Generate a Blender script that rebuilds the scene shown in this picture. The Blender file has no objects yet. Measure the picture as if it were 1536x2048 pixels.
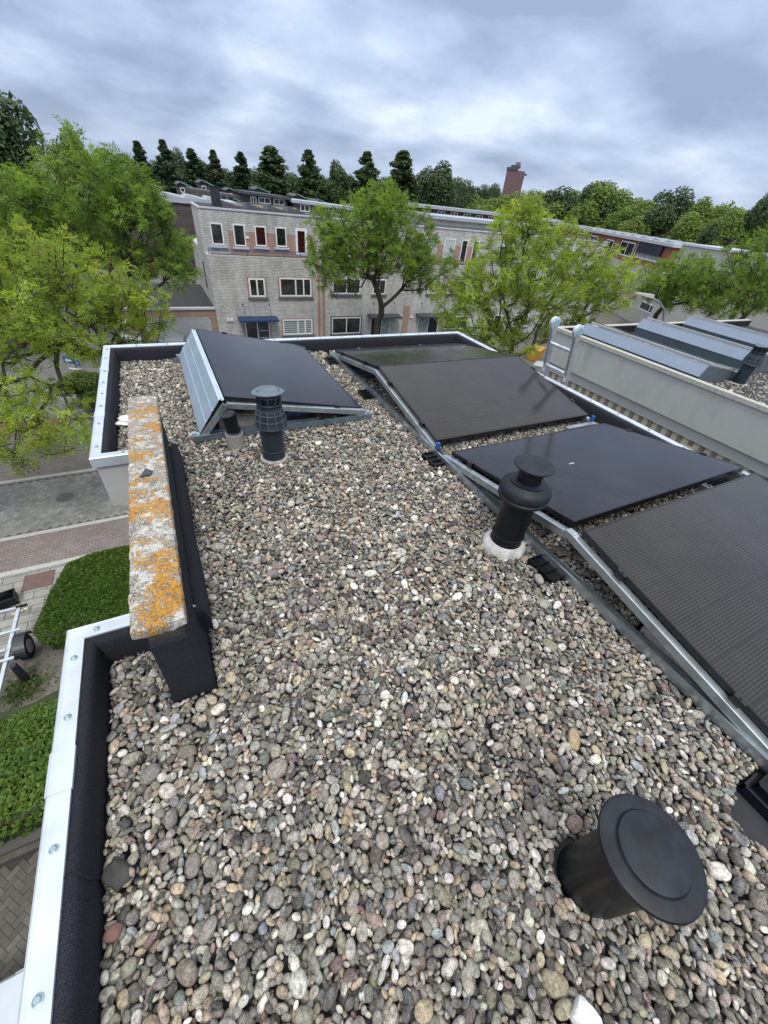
import bpy, bmesh, math, random
import numpy as np
from mathutils import Matrix, Vector
R = math.radians
sc = bpy.context.scene
C = sc.collection
random.seed(5)
RNG = np.random.default_rng(7)

# ------------------------------------------------------------------ camera
CAM_H = 1.55                      # z = 0 is the top of the gravel on our roof
_c = (768.0, 1024.0); _f = 781.0
dY = np.array([253 - _c[0], 326 - _c[1], _f]); dY /= np.linalg.norm(dY)
dZ = np.cross(dY, np.array([1, 0.12, 0.0])); dZ /= np.linalg.norm(dZ)
if dZ[1] > 0: dZ = -dZ
dX = np.cross(dY, dZ)
if dX[0] < 0: dX = -dX
RM = np.array([dX, dY, dZ])
cam_d = bpy.data.cameras.new('camera'); cam = bpy.data.objects.new('camera', cam_d); C.objects.link(cam)
r_, u_, f_ = RM[:, 0], -RM[:, 1], RM[:, 2]
cam.matrix_world = Matrix(((r_[0], u_[0], -f_[0], 0), (r_[1], u_[1], -f_[1], 0), (r_[2], u_[2], -f_[2], CAM_H), (0, 0, 0, 1)))
cam_d.sensor_fit = 'VERTICAL'; cam_d.sensor_height = 36; cam_d.sensor_width = 27
cam_d.lens = _f / 2048 * 36
cam_d.clip_start = 0.02; cam_d.clip_end = 4000
sc.camera = cam

# ------------------------------------------------------------------ world + sun + exposure
SUN_EL, SUN_AZ = 58, 200
w = bpy.data.worlds.new('World'); sc.world = w; w.use_nodes = True
nt = w.node_tree; N = nt.nodes; L = nt.links
for n in list(N): N.remove(n)
def nd(t, tree=None, **k):
    n = (tree or nt).nodes.new(t)
    for a, b in k.items(): setattr(n, a, b)
    return n
out = nd('ShaderNodeOutputWorld'); bg = nd('ShaderNodeBackground'); L.new(bg.outputs[0], out.inputs[0])
sky = nd('ShaderNodeTexSky', sky_type='NISHITA', sun_disc=False, sun_elevation=R(SUN_EL), sun_rotation=R(SUN_AZ))
skym = nd('ShaderNodeMixRGB', blend_type='MULTIPLY'); skym.inputs[0].default_value = 1; skym.inputs[2].default_value = (.10, .10, .10, 1)
L.new(sky.outputs[0], skym.inputs[1])
tc = nd('ShaderNodeTexCoord'); sep = nd('ShaderNodeSeparateXYZ'); L.new(tc.outputs['Generated'], sep.inputs[0])
def wm(op, a, b=None, clamp=False):
    n = nd('ShaderNodeMath', operation=op, use_clamp=clamp)
    for i, v in enumerate((a, b)):
        if v is None: continue
        if isinstance(v, (int, float)): n.inputs[i].default_value = v
        else: L.new(v, n.inputs[i])
    return n.outputs[0]
zz = wm('ADD', wm('MAXIMUM', sep.outputs[2], 0.0), 0.27)
px_ = wm('DIVIDE', sep.outputs[0], zz); py_ = wm('DIVIDE', sep.outputs[1], zz)
comb = nd('ShaderNodeCombineXYZ'); L.new(px_, comb.inputs[0]); L.new(py_, comb.inputs[1])
n1 = nd('ShaderNodeTexNoise'); n1.inputs['Scale'].default_value = 1.55; n1.inputs['Detail'].default_value = 7; n1.inputs['Roughness'].default_value = .5; n1.inputs['Distortion'].default_value = .1
mp0 = nd('ShaderNodeMapping'); mp0.inputs['Location'].default_value = (6.4, 1.3, 2.0); L.new(comb.outputs[0], mp0.inputs[0]); L.new(mp0.outputs[0], n1.inputs['Vector'])
n2 = nd('ShaderNodeTexNoise'); n2.inputs['Scale'].default_value = 0.62; n2.inputs['Detail'].default_value = 2
mp = nd('ShaderNodeMapping'); mp.inputs['Location'].default_value = (3.1, 7.7, 0); L.new(comb.outputs[0], mp.inputs[0]); L.new(mp.outputs[0], n2.inputs['Vector'])
mix = wm('ADD', wm('MULTIPLY', n1.outputs[0], .6), wm('MULTIPLY', n2.outputs[0], .4))
cr = nd('ShaderNodeValToRGB'); L.new(mix, cr.inputs[0])
e = cr.color_ramp.elements
e[0].position = .42; e[0].color = (.235, .295, .43, 1)
e[1].position = .61; e[1].color = (.60, .675, .80, 1)
e.new(.47).color = (.30, .37, .525, 1); e.new(.54).color = (.42, .50, .655, 1)
hz = nd('ShaderNodeMixRGB'); hz.inputs[2].default_value = (.385, .465, .62, 1)       # paler, flatter cloud low down
L.new(wm('SUBTRACT', .55, wm('MULTIPLY', sep.outputs[2], 7.0), True), hz.inputs[0]); L.new(cr.outputs[0], hz.inputs[1])
dome = nd('ShaderNodeMixRGB', blend_type='MULTIPLY'); dome.inputs[0].default_value = 1
grow = wm('ADD', 1.0, wm('MULTIPLY', wm('POWER', wm('MAXIMUM', sep.outputs[2], 0.0), 1.5), 1.9))   # overcast sky is brightest overhead
gc = nd('ShaderNodeCombineXYZ'); [L.new(grow, gc.inputs[i]) for i in range(3)]
up_ = nd('ShaderNodeMixRGB'); up_.inputs[2].default_value = (.52, .535, .55, 1); L.new(wm('MULTIPLY', wm('SUBTRACT', sep.outputs[2], .38), 4.0, True), up_.inputs[0]); L.new(hz.outputs[0], up_.inputs[1])   # thick cloud overhead is neutral grey
L.new(up_.outputs[0], dome.inputs[1]); L.new(gc.outputs[0], dome.inputs[2])
fin = nd('ShaderNodeMixRGB'); fin.inputs[0].default_value = .94
L.new(skym.outputs[0], fin.inputs[1]); L.new(dome.outputs[0], fin.inputs[2])
L.new(fin.outputs[0], bg.inputs[0]); bg.inputs[1].default_value = 1.0
sd = bpy.data.lights.new('sun', 'SUN'); sun = bpy.data.objects.new('sun', sd); C.objects.link(sun)
sd.energy = 1.4; sd.angle = R(11); sd.color = (1, .965, .91)
sdir = Vector((math.cos(R(SUN_EL)) * math.sin(R(SUN_AZ)), math.cos(R(SUN_EL)) * math.cos(R(SUN_AZ)), math.sin(R(SUN_EL))))
sun.rotation_euler = sdir.to_track_quat('Z', 'Y').to_euler(); sun.location = (0, 0, 30)
sc.view_settings.view_transform = 'Standard'; sc.view_settings.look = 'None'
sc.view_settings.exposure = 0.42; sc.view_settings.gamma = 1

# ------------------------------------------------------------------ helpers
GZ = -8.95                        # street level
MATS = {}
class NT:
    def __init__(s, name):
        s.m = bpy.data.materials.new(name); s.m.use_nodes = True; s.t = s.m.node_tree
        for n in list(s.t.nodes): s.t.nodes.remove(n)
        s.out = s.n('ShaderNodeOutputMaterial'); s.b = s.n('ShaderNodeBsdfPrincipled'); s.l(s.b.outputs[0], s.out.inputs[0])
        s.tc = s.n('ShaderNodeTexCoord')
    def n(s, t, **k): return nd(t, s.t, **k)
    def l(s, a, b): s.t.links.new(a, b)
    def noise(s, vec, scale, detail=4, rough=.55, dist=0):
        n = s.n('ShaderNodeTexNoise'); n.inputs['Scale'].default_value = scale; n.inputs['Detail'].default_value = detail
        n.inputs['Roughness'].default_value = rough; n.inputs['Distortion'].default_value = dist
        if vec is not None: s.l(vec, n.inputs['Vector'])
        return n.outputs[0]
    def ramp(s, fac, stops):
        n = s.n('ShaderNodeValToRGB'); s.l(fac, n.inputs[0]); e = n.color_ramp.elements
        e[0].position, e[0].color = stops[0][0], (*stops[0][1], 1) if len(stops[0][1]) == 3 else stops[0][1]
        e[1].position, e[1].color = stops[-1][0], (*stops[-1][1], 1)
        for p, c in stops[1:-1]: e.new(p).color = (*c, 1)
        return n.outputs[0]
    def mixc(s, fac, a, b, mode='MIX'):
        n = s.n('ShaderNodeMixRGB', blend_type=mode)
        for i, v in enumerate((fac, a, b)):
            if isinstance(v, (int, float)): n.inputs[i].default_value = v
            elif isinstance(v, tuple): n.inputs[i].default_value = (*v, 1)
            else: s.l(v, n.inputs[i])
        return n.outputs[0]
    def math(s, op, a, b=None, clamp=False):
        n = s.n('ShaderNodeMath', operation=op, use_clamp=clamp)
        for i, v in enumerate((a, b)):
            if v is None: continue
            if isinstance(v, (int, float)): n.inputs[i].default_value = v
            else: s.l(v, n.inputs[i])
        return n.outputs[0]
    def bump(s, h, strength=.3, dist=.01):
        n = s.n('ShaderNodeBump'); n.inputs['Strength'].default_value = strength; n.inputs['Distance'].default_value = dist
        s.l(h, n.inputs['Height']); s.l(n.outputs[0], s.b.inputs['Normal'])
    def set(s, **k):
        for a, v in k.items():
            i = s.b.inputs[a.replace('_', ' ')]
            if isinstance(v, (int, float)): i.default_value = v
            elif isinstance(v, tuple): i.default_value = (*v, 1)
            else: s.l(v, i)
def M(name, c, var=.25, rough=.6, metal=0, ns=6, bs=None, bump=0., bd=.01, c2=None, spec=.5, det=5):
    if name in MATS: return MATS[name]
    t = NT(name); v = t.tc.outputs['Object']
    c2 = c2 or tuple(min(1, x * (1 + var)) for x in c); c1 = tuple(x * (1 - var) for x in c) if c2 is None or var else c
    t.set(Base_Color=t.ramp(t.noise(v, ns, det), [(.3, c1), (.7, c2)]), Roughness=t.math('ADD', rough - .06, t.math('MULTIPLY', t.noise(v, ns * 2.3, 3), .12)), Metallic=metal)
    t.b.inputs['Specular IOR Level'].default_value = spec
    if bump: t.bump(t.noise(v, bs or ns * 6, 4, .6), bump, bd)
    MATS[name] = t.m; return t.m

class MB:
    def __init__(s): s.v = []; s.f = []
    def add(s, vs, fs):
        o = len(s.v); s.v += [tuple(v) for v in vs]; s.f += [tuple(i + o for i in f) for f in fs]; return s
    def box(s, x0, x1, y0, y1, z0, z1):
        return s.add([(x0, y0, z0), (x1, y0, z0), (x1, y1, z0), (x0, y1, z0), (x0, y0, z1), (x1, y0, z1), (x1, y1, z1), (x0, y1, z1)],
                     [(0, 3, 2, 1), (4, 5, 6, 7), (0, 1, 5, 4), (1, 2, 6, 5), (2, 3, 7, 6), (3, 0, 4, 7)])
    def hexa(s, b, t):            # 4 bottom, 4 top points, same winding
        return s.add(list(b) + list(t), [(0, 3, 2, 1), (4, 5, 6, 7), (0, 1, 5, 4), (1, 2, 6, 5), (2, 3, 7, 6), (3, 0, 4, 7)])
    def prism(s, poly, axis, a, b):   # poly: 2D points; extruded along axis from a to b
        def P(p, t):
            return {'x': (t, p[0], p[1]), 'y': (p[0], t, p[1]), 'z': (p[0], p[1], t)}[axis]
        n = len(poly)
        return s.add([P(p, a) for p in poly] + [P(p, b) for p in poly],
                     [tuple(range(n))[::-1], tuple(range(n, 2 * n))] + [(i, (i + 1) % n, (i + 1) % n + n, i + n) for i in range(n)])
    def beam(s, p, q, wd, h, up=(0, 0, 1)):    # bar of width wd, height h, centre line p-q
        p = Vector(p); q = Vector(q); d = (q - p).normalized(); u = Vector(up); sd_ = d.cross(u).normalized() * wd / 2; u2 = sd_.cross(d).normalized() * h / 2
        return s.hexa([p - sd_ - u2, p + sd_ - u2, q + sd_ - u2, q - sd_ - u2], [p - sd_ + u2, p + sd_ + u2, q + sd_ + u2, q - sd_ + u2])
    def tube(s, pts, r, n=8, caps=True):
        pts = [Vector(p) for p in pts]; rs = r if isinstance(r, (list, tuple)) else [r] * len(pts)
        prev = None; o = len(s.v); vs = []; fs = []
        for i, p in enumerate(pts):
            d = (pts[min(i + 1, len(pts) - 1)] - pts[max(i - 1, 0)]).normalized()
            if prev is None:
                a = Vector((0, 0, 1)) if abs(d.z) < .9 else Vector((1, 0, 0)); x = d.cross(a).normalized()
            else: x = (prev - d * prev.dot(d)).normalized()
            prev = x; y = d.cross(x)
            for k in range(n):
                t = 2 * math.pi * k / n; vs.append(p + (x * math.cos(t) + y * math.sin(t)) * rs[i])
        for i in range(len(pts) - 1):
            for k in range(n): fs.append((i * n + k, i * n + (k + 1) % n, (i + 1) * n + (k + 1) % n, (i + 1) * n + k))
        if caps: fs += [tuple(range(n))[::-1], tuple((len(pts) - 1) * n + k for k in range(n))]
        return s.add(vs, fs)
    def lathe(s, prof, c=(0, 0, 0), n=32, close=True):   # prof: (r, z)
        vs = []; fs = []
        for r, z in prof:
            for k in range(n):
                t = 2 * math.pi * k / n; vs.append((c[0] + r * math.cos(t), c[1] + r * math.sin(t), c[2] + z))
        for i in range(len(prof) - 1):
            for k in range(n): fs.append((i * n + k, i * n + (k + 1) % n, (i + 1) * n + (k + 1) % n, (i + 1) * n + k))
        if close: fs += [tuple(range(n))[::-1], tuple((len(prof) - 1) * n + k for k in range(n))]
        return s.add(vs, fs)
    def build(s, name, mat, parent=None, smooth=False, bevel=0, loc=None):
        me = bpy.data.meshes.new(name); me.from_pydata(s.v, [], s.f)
        bm = bmesh.new(); bm.from_mesh(me); bmesh.ops.recalc_face_normals(bm, faces=bm.faces)
        if smooth:
            for f in bm.faces: f.smooth = True
        bm.to_mesh(me); bm.free()
        if smooth: me.set_sharp_from_angle(angle=R(38))
        me.materials.append(mat)
        o = bpy.data.objects.new(name, me); C.objects.link(o)
        if parent: o.parent = parent
        if loc: o.location = loc
        if bevel:
            b = o.modifiers.new('bevel', 'BEVEL'); b.width = bevel; b.segments = 2; b.limit_method = 'ANGLE'
        return o
def tag(o, label=None, cat=None, group=None, kind=None):
    if label: o['label'] = label
    if cat: o['category'] = cat
    if group: o['group'] = group
    if kind: o['kind'] = kind
    return o
def thing(name, label, cat, loc=(0, 0, 0), rz=0, group=None):
    o = bpy.data.objects.new(name, None); C.objects.link(o); o.location = loc; o.rotation_euler = (0, 0, rz); o.empty_display_size = .1
    return tag(o, label, cat, group)
def copy_tree(o, parent=None):
    c = o.copy(); C.objects.link(c)
    if parent: c.parent = parent
    for ch in list(o.children): copy_tree(ch, c)
    return c
def npmesh(name, V, F, mat, parent=None, col=None, smooth=False):
    V = np.asarray(V, np.float32); F = np.asarray(F, np.int32); k = F.shape[1]
    me = bpy.data.meshes.new(name)
    me.vertices.add(len(V)); me.vertices.foreach_set('co', V.ravel())
    me.loops.add(F.size); me.loops.foreach_set('vertex_index', F.ravel())
    me.polygons.add(len(F)); me.polygons.foreach_set('loop_start', np.arange(0, F.size, k, dtype=np.int32)); me.polygons.foreach_set('loop_total', np.full(len(F), k, np.int32))
    if smooth: me.polygons.foreach_set('use_smooth', np.ones(len(F), bool))
    me.update(calc_edges=True)
    if col is not None:
        ca = me.color_attributes.new('col', 'FLOAT_COLOR', 'POINT'); cc = np.ones((len(V), 4), np.float32); cc[:, :3] = col; ca.data.foreach_set('color', cc.ravel())
    me.materials.append(mat)
    o = bpy.data.objects.new(name, me); C.objects.link(o)
    if parent: o.parent = parent
    return o

# ------------------------------------------------------------------ materials
alu = M('aluminium_trim', (.50, .55, .60), .12, .42, .30, 9, bump=.05, bs=60)
galv = M('galvanised_steel', (.42, .47, .50), .22, .36, .85, 14, bump=.05, bs=80)
galv_dull = M('dull_galvanised_steel', (.20, .25, .29), .25, .5, .7, 10, bump=.05, bs=60)
blk = M('black_plastic', (.0045, .006, .009), .3, .40, 0, 12, bump=.08, bs=200, bd=.001, spec=.32)
blk2 = M('weathered_black_plastic', (.009, .0125, .018), .55, .52, 0, 14, bump=.1, bs=160, bd=.001, spec=.34)
greypl = M('dark_grey_vent_plastic', (.016, .026, .038), .25, .45, 0, 10, bump=.1, bs=120, bd=.001)
greycap = M('sun_bleached_grey_plastic', (.10, .14, .165), .25, .55, 0, 20, bump=.1, bs=120, bd=.001)
whitew = M('white_window_paint', (.72, .73, .74), .06, .45, 0, 5)
fascia = M('off_white_fascia_panel', (.42, .42, .40), .10, .6, 0, 3, bump=.06, bs=30)
conc = M('grey_concrete', (.30, .29, .27), .28, .85, 0, 25, bump=.4, bs=160, bd=.003)
concl = M('pale_concrete_edge', (.38, .38, .35), .15, .8, 0, 12, bump=.2, bs=90, bd=.002)
blue = M('blue_plastic', (.012, .075, .26), .2, .4)
bluep = M('blue_door_paint', (.012, .035, .10), .2, .4)
navy = M('dark_navy_paint', (.010, .014, .035), .2, .4)
felt_t = NT('bitumen_felt'); v = felt_t.tc.outputs['Object']
fn = felt_t.noise(v, 420, 2, .7)
felt_t.set(Base_Color=felt_t.mixc(felt_t.noise(v, 5, 4), felt_t.ramp(fn, [(.35, (.0035, .004, .0055)), (.66, (.026, .029, .038))]), felt_t.ramp(fn, [(.35, (.005, .006, .008)), (.66, (.040, .044, .056))])), Roughness=.92); felt_t.b.inputs['Specular IOR Level'].default_value = .22
felt_t.bump(fn, .6, .003); felt = felt_t.m
MATS['bitumen_felt'] = felt

def brick(name, c1, c2, mortar, ax='x', bw=.27, bh=.098, msize=.012, stain=.35, off=.5):
    t = NT(name); sep = t.n('ShaderNodeSeparateXYZ'); t.l(t.tc.outputs['Object'], sep.inputs[0]); cb = t.n('ShaderNodeCombineXYZ')
    t.l(sep.outputs[0 if ax != 'y' else 1], cb.inputs[0]); t.l(sep.outputs[2 if ax != 'z' else 1], cb.inputs[1])
    b = t.n('ShaderNodeTexBrick'); t.l(cb.outputs[0], b.inputs['Vector']); b.offset = off
    b.inputs['Scale'].default_value = 1; b.inputs['Brick Width'].default_value = bw; b.inputs['Row Height'].default_value = bh
    b.inputs['Mortar Size'].default_value = msize; b.inputs['Mortar Smooth'].default_value = .2; b.inputs['Bias'].default_value = 0
    for i, c in enumerate((c1, c2, mortar)): b.inputs[i + 1].default_value = (*c, 1)
    big = t.noise(t.tc.outputs['Object'], .55, 5, .6); strk = t.n('ShaderNodeMapping'); strk.inputs['Scale'].default_value = (2.2, 2.2, .25); t.l(t.tc.outputs['Object'], strk.inputs[0])
    s2 = t.noise(strk.outputs[0], 1.4, 5, .65)
    d = t.ramp(t.math('MULTIPLY', t.math('ADD', big, s2), .5), [(.36, (1 - stain,) * 3), (.6, (1.08,) * 3)])
    fine = t.ramp(t.noise(t.tc.outputs['Object'], 14, 3), [(.3, (.92,) * 3), (.7, (1.08,) * 3)])
    t.set(Base_Color=t.mixc(1, t.mixc(1, b.outputs[0], d, 'MULTIPLY'), fine, 'MULTIPLY'), Roughness=.85)
    t.bump(t.math('SUBTRACT', 1, b.outputs[1]), .5, .006)
    MATS[name] = t.m; return t.m
greybrick = brick('pale_grey_brick', (.62, .61, .585), (.46, .45, .43), (.25, .245, .23), msize=.016, stain=.28)
greybrick_y = brick('pale_grey_brick_side', (.58, .57, .55), (.45, .44, .42), (.17, .165, .15), ax='y', msize=.016)
pinkbrick = brick('pink_brick_band', (.40, .235, .185), (.34, .20, .16), (.26, .22, .19), stain=.2)
redbrick = brick('red_brick', (.30, .09, .05), (.22, .065, .04), (.20, .12, .09), stain=.2)
wood = brick('dark_weathered_boards', (.095, .08, .07), (.065, .055, .05), (.02, .02, .02), bw=3.0, bh=.17, msize=.012, stain=.3)
woodb = brick('brown_weathered_boards', (.16, .125, .10), (.12, .095, .075), (.04, .03, .03), bw=3.0, bh=.17, msize=.012, stain=.3)
beige = M('beige_render', (.36, .31, .22), .12, .8, 0, 1.5)

g = NT('window_glass'); gn = g.noise(g.tc.outputs['Object'], 1.3, 3)
g.set(Base_Color=g.ramp(gn, [(.35, (.006, .008, .008)), (.7, (.05, .055, .05))]), Roughness=.04); g.b.inputs['Specular IOR Level'].default_value = .8; glass = g.m
g2 = NT('window_glass_with_blind'); sp = g2.n('ShaderNodeSeparateXYZ'); g2.l(g2.tc.outputs['Object'], sp.inputs[0])
st = g2.math('GREATER_THAN', g2.math('FRACT', g2.math('MULTIPLY', sp.outputs[2], 6.2)), .45)
g2.set(Base_Color=g2.mixc(st, (.05, .08, .08), (.42, .46, .46)), Roughness=.1); blindglass = g2.m
g3 = NT('net_curtain_glass'); g3.set(Base_Color=g3.ramp(g3.noise(g3.tc.outputs['Object'], 3, 3), [(.3, (.16, .20, .20)), (.7, (.36, .42, .42))]), Roughness=.1); curtain = g3.m

def leafmat(name, base, tr=.45, hue=.14):
    t = NT(name); at = t.n('ShaderNodeVertexColor', layer_name='col')
    nz = t.ramp(t.noise(t.tc.outputs['Object'], .9, 3), [(.3, (1 - hue * 1.6, 1 - hue * .8, 1 - hue)), (.7, (1 + hue * 1.3, 1 + hue, 1.0))])
    col = t.mixc(1, t.mixc(1, base, at.outputs[0], 'MULTIPLY'), nz, 'MULTIPLY')
    t.set(Base_Color=col, Roughness=.55); t.b.inputs['Specular IOR Level'].default_value = .35
    tl = t.n('ShaderNodeBsdfTranslucent'); t.l(t.mixc(1, col, (1.35, 1.35, .7), 'MULTIPLY'), tl.inputs[0])
    mx = t.n('ShaderNodeMixShader'); mx.inputs[0].default_value = tr; t.l(t.b.outputs[0], mx.inputs[1]); t.l(tl.outputs[0], mx.inputs[2]); t.l(mx.outputs[0], t.out.inputs[0])
    return t.m
leaf_y = leafmat('yellow_green_ash_leaves', (.26, .345, .055)); leaf_g = leafmat('fresh_green_leaves', (.165, .26, .048)); leaf_m = leafmat('mid_green_leaves', (.14, .20, .045), .35)
leaf_l = leafmat('light_belt_leaves', (.155, .215, .045), .3); leaf_d = leafmat('dark_green_leaves', (.058, .092, .036), .25); leaf_f = leafmat('conifer_leaves', (.050, .082, .042), .25); leaf_h = leafmat('hedge_leaves', (.075, .135, .020), .3); leaf_s = leafmat('dark_shrub_blades', (.06, .115, .014), .3)
bark = M('bark', (.060, .048, .038), .35, .9, 0, 8, bump=.5, bs=30, bd=.02)

# ------------------------------------------------------------------ ground, roads, pavements
def sheet(name, x0, x1, y0, y1, z, mat, kind='structure'):
    o = MB().add([(x0, y0, z), (x1, y0, z), (x1, y1, z), (x0, y1, z)], [(0, 1, 2, 3)]).build(name, mat); return tag(o, kind=kind)
gm = M('ground_grey_paving_and_soil', (.105, .10, .092), .25, .9, 0, .35, bump=.2, bs=8, bd=.02)
sheet('ground', -1500, 1500, -1500, 1500, GZ - .02, gm)
asph = M('grey_asphalt', (.155, .15, .148), .14, .9, 0, .8, bump=.3, bs=60, bd=.005)
sheet('street_asphalt', -60, 14, 20.05, 90, GZ - .008, asph)
pinkpave = brick('reddish_street_pavers', (.235, .195, .18), (.185, .155, .145), (.085, .075, .07), ax='z', bw=.21, bh=.105, msize=.008, stain=.2)
greypave = brick('grey_parking_pavers', (.19, .185, .175), (.155, .15, .145), (.08, .078, .072), ax='z', bw=.21, bh=.105, msize=.008, stain=.2)
redpave = M('red_paved_patch', (.20, .095, .08), .18, .85, 0, 6, bump=.2, bs=40)
slabpave = brick('light_pavement_slabs', (.30, .29, .265), (.25, .24, .22), (.07, .068, .06), ax='z', bw=.6, bh=.3, msize=.012, stain=.2)
sheet('pavement_slabs', -14, -2.0, 9.2, 12.35, GZ - .004, slabpave)
sheet('side_strip_paving', -30, 8, 12.55, 14.25, GZ - .004, pinkpave)
sheet('far_strip_paving', -30, 8, 18.2, 20.1, GZ - .004, pinkpave)
sheet('parking_bay_paving', -9.5, -3.2, 20.1, 22.2, GZ, greypave)
sheet('red_paving_patch', -8.6, -5.9, 22.2, 23.9, GZ, redpave)
MB().box(-5.75, -4.95, 11.5, 12.2, GZ, GZ + .006).build('red_slab', M('brown_red_slab', (.13, .08, .07), .2, .85, 0, 6)); tag(bpy.data.objects['red_slab'], kind='structure')
def kerb(name, x0, x1, y0, y1, h, m): return tag(MB().box(x0, x1, y0, y1, GZ - .02, GZ + h).build(name, m, bevel=.01), kind='structure')
kerb('kerb_pavement', -30, 8, 12.35, 12.55, .05, concl)
kerb('kerb_near_road', -30, 8, 14.25, 14.42, .02, concl)
kerb('kerb_far_road', -30, 8, 18.02, 18.2, .06, concl)
kerb('kerb_driveway', -12, -2, 4.15, 4.27, .10, M('mossy_kerb', (.075, .068, .055), .3, .9, 0, 8, bump=.3))
wl = MB()
for i in range(26):
    x0 = -12.6 + i * .24; wl.add([(x0, 47.0 + .035 * i, GZ + .004), (x0 + .24, 47.035 + .035 * i, GZ + .004), (x0 + .24, 47.3 + .035 * i, GZ + .004), (x0, 47.265 + .035 * i, GZ + .004)], [(0, 1, 2, 3)])
tag(wl.build('white_road_line', M('road_paint', (.72, .72, .70), .1)), kind='structure')

def herringbone(name, x0, x1, y0, y1, z, palette, ang=45, L_=.21, W_=.105, gap=.007, kind='structure'):
    # each paver is a quad of its own colour in one sheet mesh
    V = []; col = []; ca, sa = math.cos(R(ang)), math.sin(R(ang)); cx, cy = (x0 + x1) / 2, (y0 + y1) / 2
    S = int(max(x1 - x0, y1 - y0) / W_) + 6; rg = np.random.default_rng(3)
    for i in range(-S, S):
        for j in range(-S, S):
            qs = []
            if (i - j) % 4 == 0: qs.append((i * W_, j * W_, L_, W_))
            if (i - j) % 4 == 3: qs.append((i * W_, j * W_, W_, L_))
            for (u, v_, lu, lv) in qs:
                P = [(u + gap / 2, v_ + gap / 2), (u + lu - gap / 2, v_ + gap / 2), (u + lu - gap / 2, v_ + lv - gap / 2), (u + gap / 2, v_ + lv - gap / 2)]
                P = [(cx + a * ca - b * sa, cy + a * sa + b * ca) for a, b in P]
                if all(x0 <= a <= x1 and y0 <= b <= y1 for a, b in P):
                    c = np.array(palette[rg.integers(len(palette))]) * rg.uniform(.82, 1.15); hz_ = z + rg.uniform(0, .002)
                    V += [(a, b, hz_) for a, b in P]; col += [c] * 4
    F = np.arange(len(V)).reshape(-1, 4); t = NT(name + '_material'); at = t.n('ShaderNodeVertexColor', layer_name='col')
    t.set(Base_Color=t.mixc(1, at.outputs[0], t.ramp(t.noise(t.tc.outputs['Object'], 3, 5), [(.3, (.78,) * 3), (.7, (1.2,) * 3)]), 'MULTIPLY'), Roughness=.88); t.bump(t.noise(t.tc.outputs['Object'], 60, 3), .3, .004)
    return tag(npmesh(name, V, F, t.m, col=np.array(col)), kind=kind)
joint = M('dark_paver_joint', (.085, .08, .07), .2, .9)
sheet('road_bed', -30, 8, 14.42, 18.02, GZ - .006, joint)
herringbone('road_paving', -12.5, 1.5, 14.43, 18.01, GZ, [(.205, .205, .195), (.185, .185, .178), (.22, .215, .205)])
sheet('driveway_bed', -12, 1, -8, 4.15, GZ - .006, M('driveway_joint', (.03, .027, .022), .2, .9))
herringbone('driveway_paving', -9.5, -2.5, -1.0, 4.14, GZ, [(.085, .078, .062), (.075, .07, .058), (.095, .086, .07)], ang=38)
sheet('forecourt_paving', -14, -2, 7.0, 9.2, GZ - .005, M('dirty_concrete_paving', (.115, .105, .09), .3, .9, 0, 2.5, bump=.3, bs=30))
mh = thing('manhole_cover', 'square concrete framed round iron manhole cover in the herringbone road', 'manhole cover', (-5.05, 16.34, GZ + .004))
MB().box(-.42, .42, -.38, .38, 0, .004).build('frame', M('manhole_frame', (.16, .16, .155), .15, .8), mh)
MB().lathe([(.30, .0), (.30, .009), (.27, .011), (.001, .011)], n=32).build('lid', M('manhole_iron', (.10, .10, .105), .2, .7, .3), mh)

# ------------------------------------------------------------------ our roof
OUT = [(-.598, 4.83), (-.598, 2.60), (-.20, 2.60), (-.20, 1.286), (-.598, 1.286), (-.598, -2.2), (3.73, -2.2), (3.73, 4.83)]   # CCW from above
def offs(d):
    n = len(OUT); res = []
    for i in range(n):
        p, a, b = OUT[i], OUT[i - 1], OUT[(i + 1) % n]
        def nin(u, v_):
            dx, dy = v_[0] - u[0], v_[1] - u[1]; l = math.hypot(dx, dy); return (-dy / l, dx / l)
        n1_, n2_ = nin(a, p), nin(p, b); res.append((p[0] + (n1_[0] + n2_[0]) * d, p[1] + (n1_[1] + n2_[1]) * d))
    return res
house = thing('flat_roof_house', 'gravel covered flat roof house under the viewer with white metal roof edging', 'house', (1.5, 1.5, GZ))
HB = (-1.5, -1.5, -GZ)
def hpart(mb, name, mat, par=None, **k):
    if par is None: return mb.build(name, mat, house, loc=HB, **k)
    return mb.build(name, mat, par, **k)
def ring(levels, skip=()):
    m = MB(); P = [offs(d) for d, z in levels]; n = len(OUT)
    for i in range(n):
        if i in skip: continue
        j = (i + 1) % n
        for k in range(len(levels) - 1):
            z0, z1 = levels[k][1], levels[k + 1][1]
            m.add([(*P[k][i], z0), (*P[k][j], z0), (*P[k + 1][j], z1), (*P[k + 1][i], z1)], [(0, 1, 2, 3)])
    return m
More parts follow.
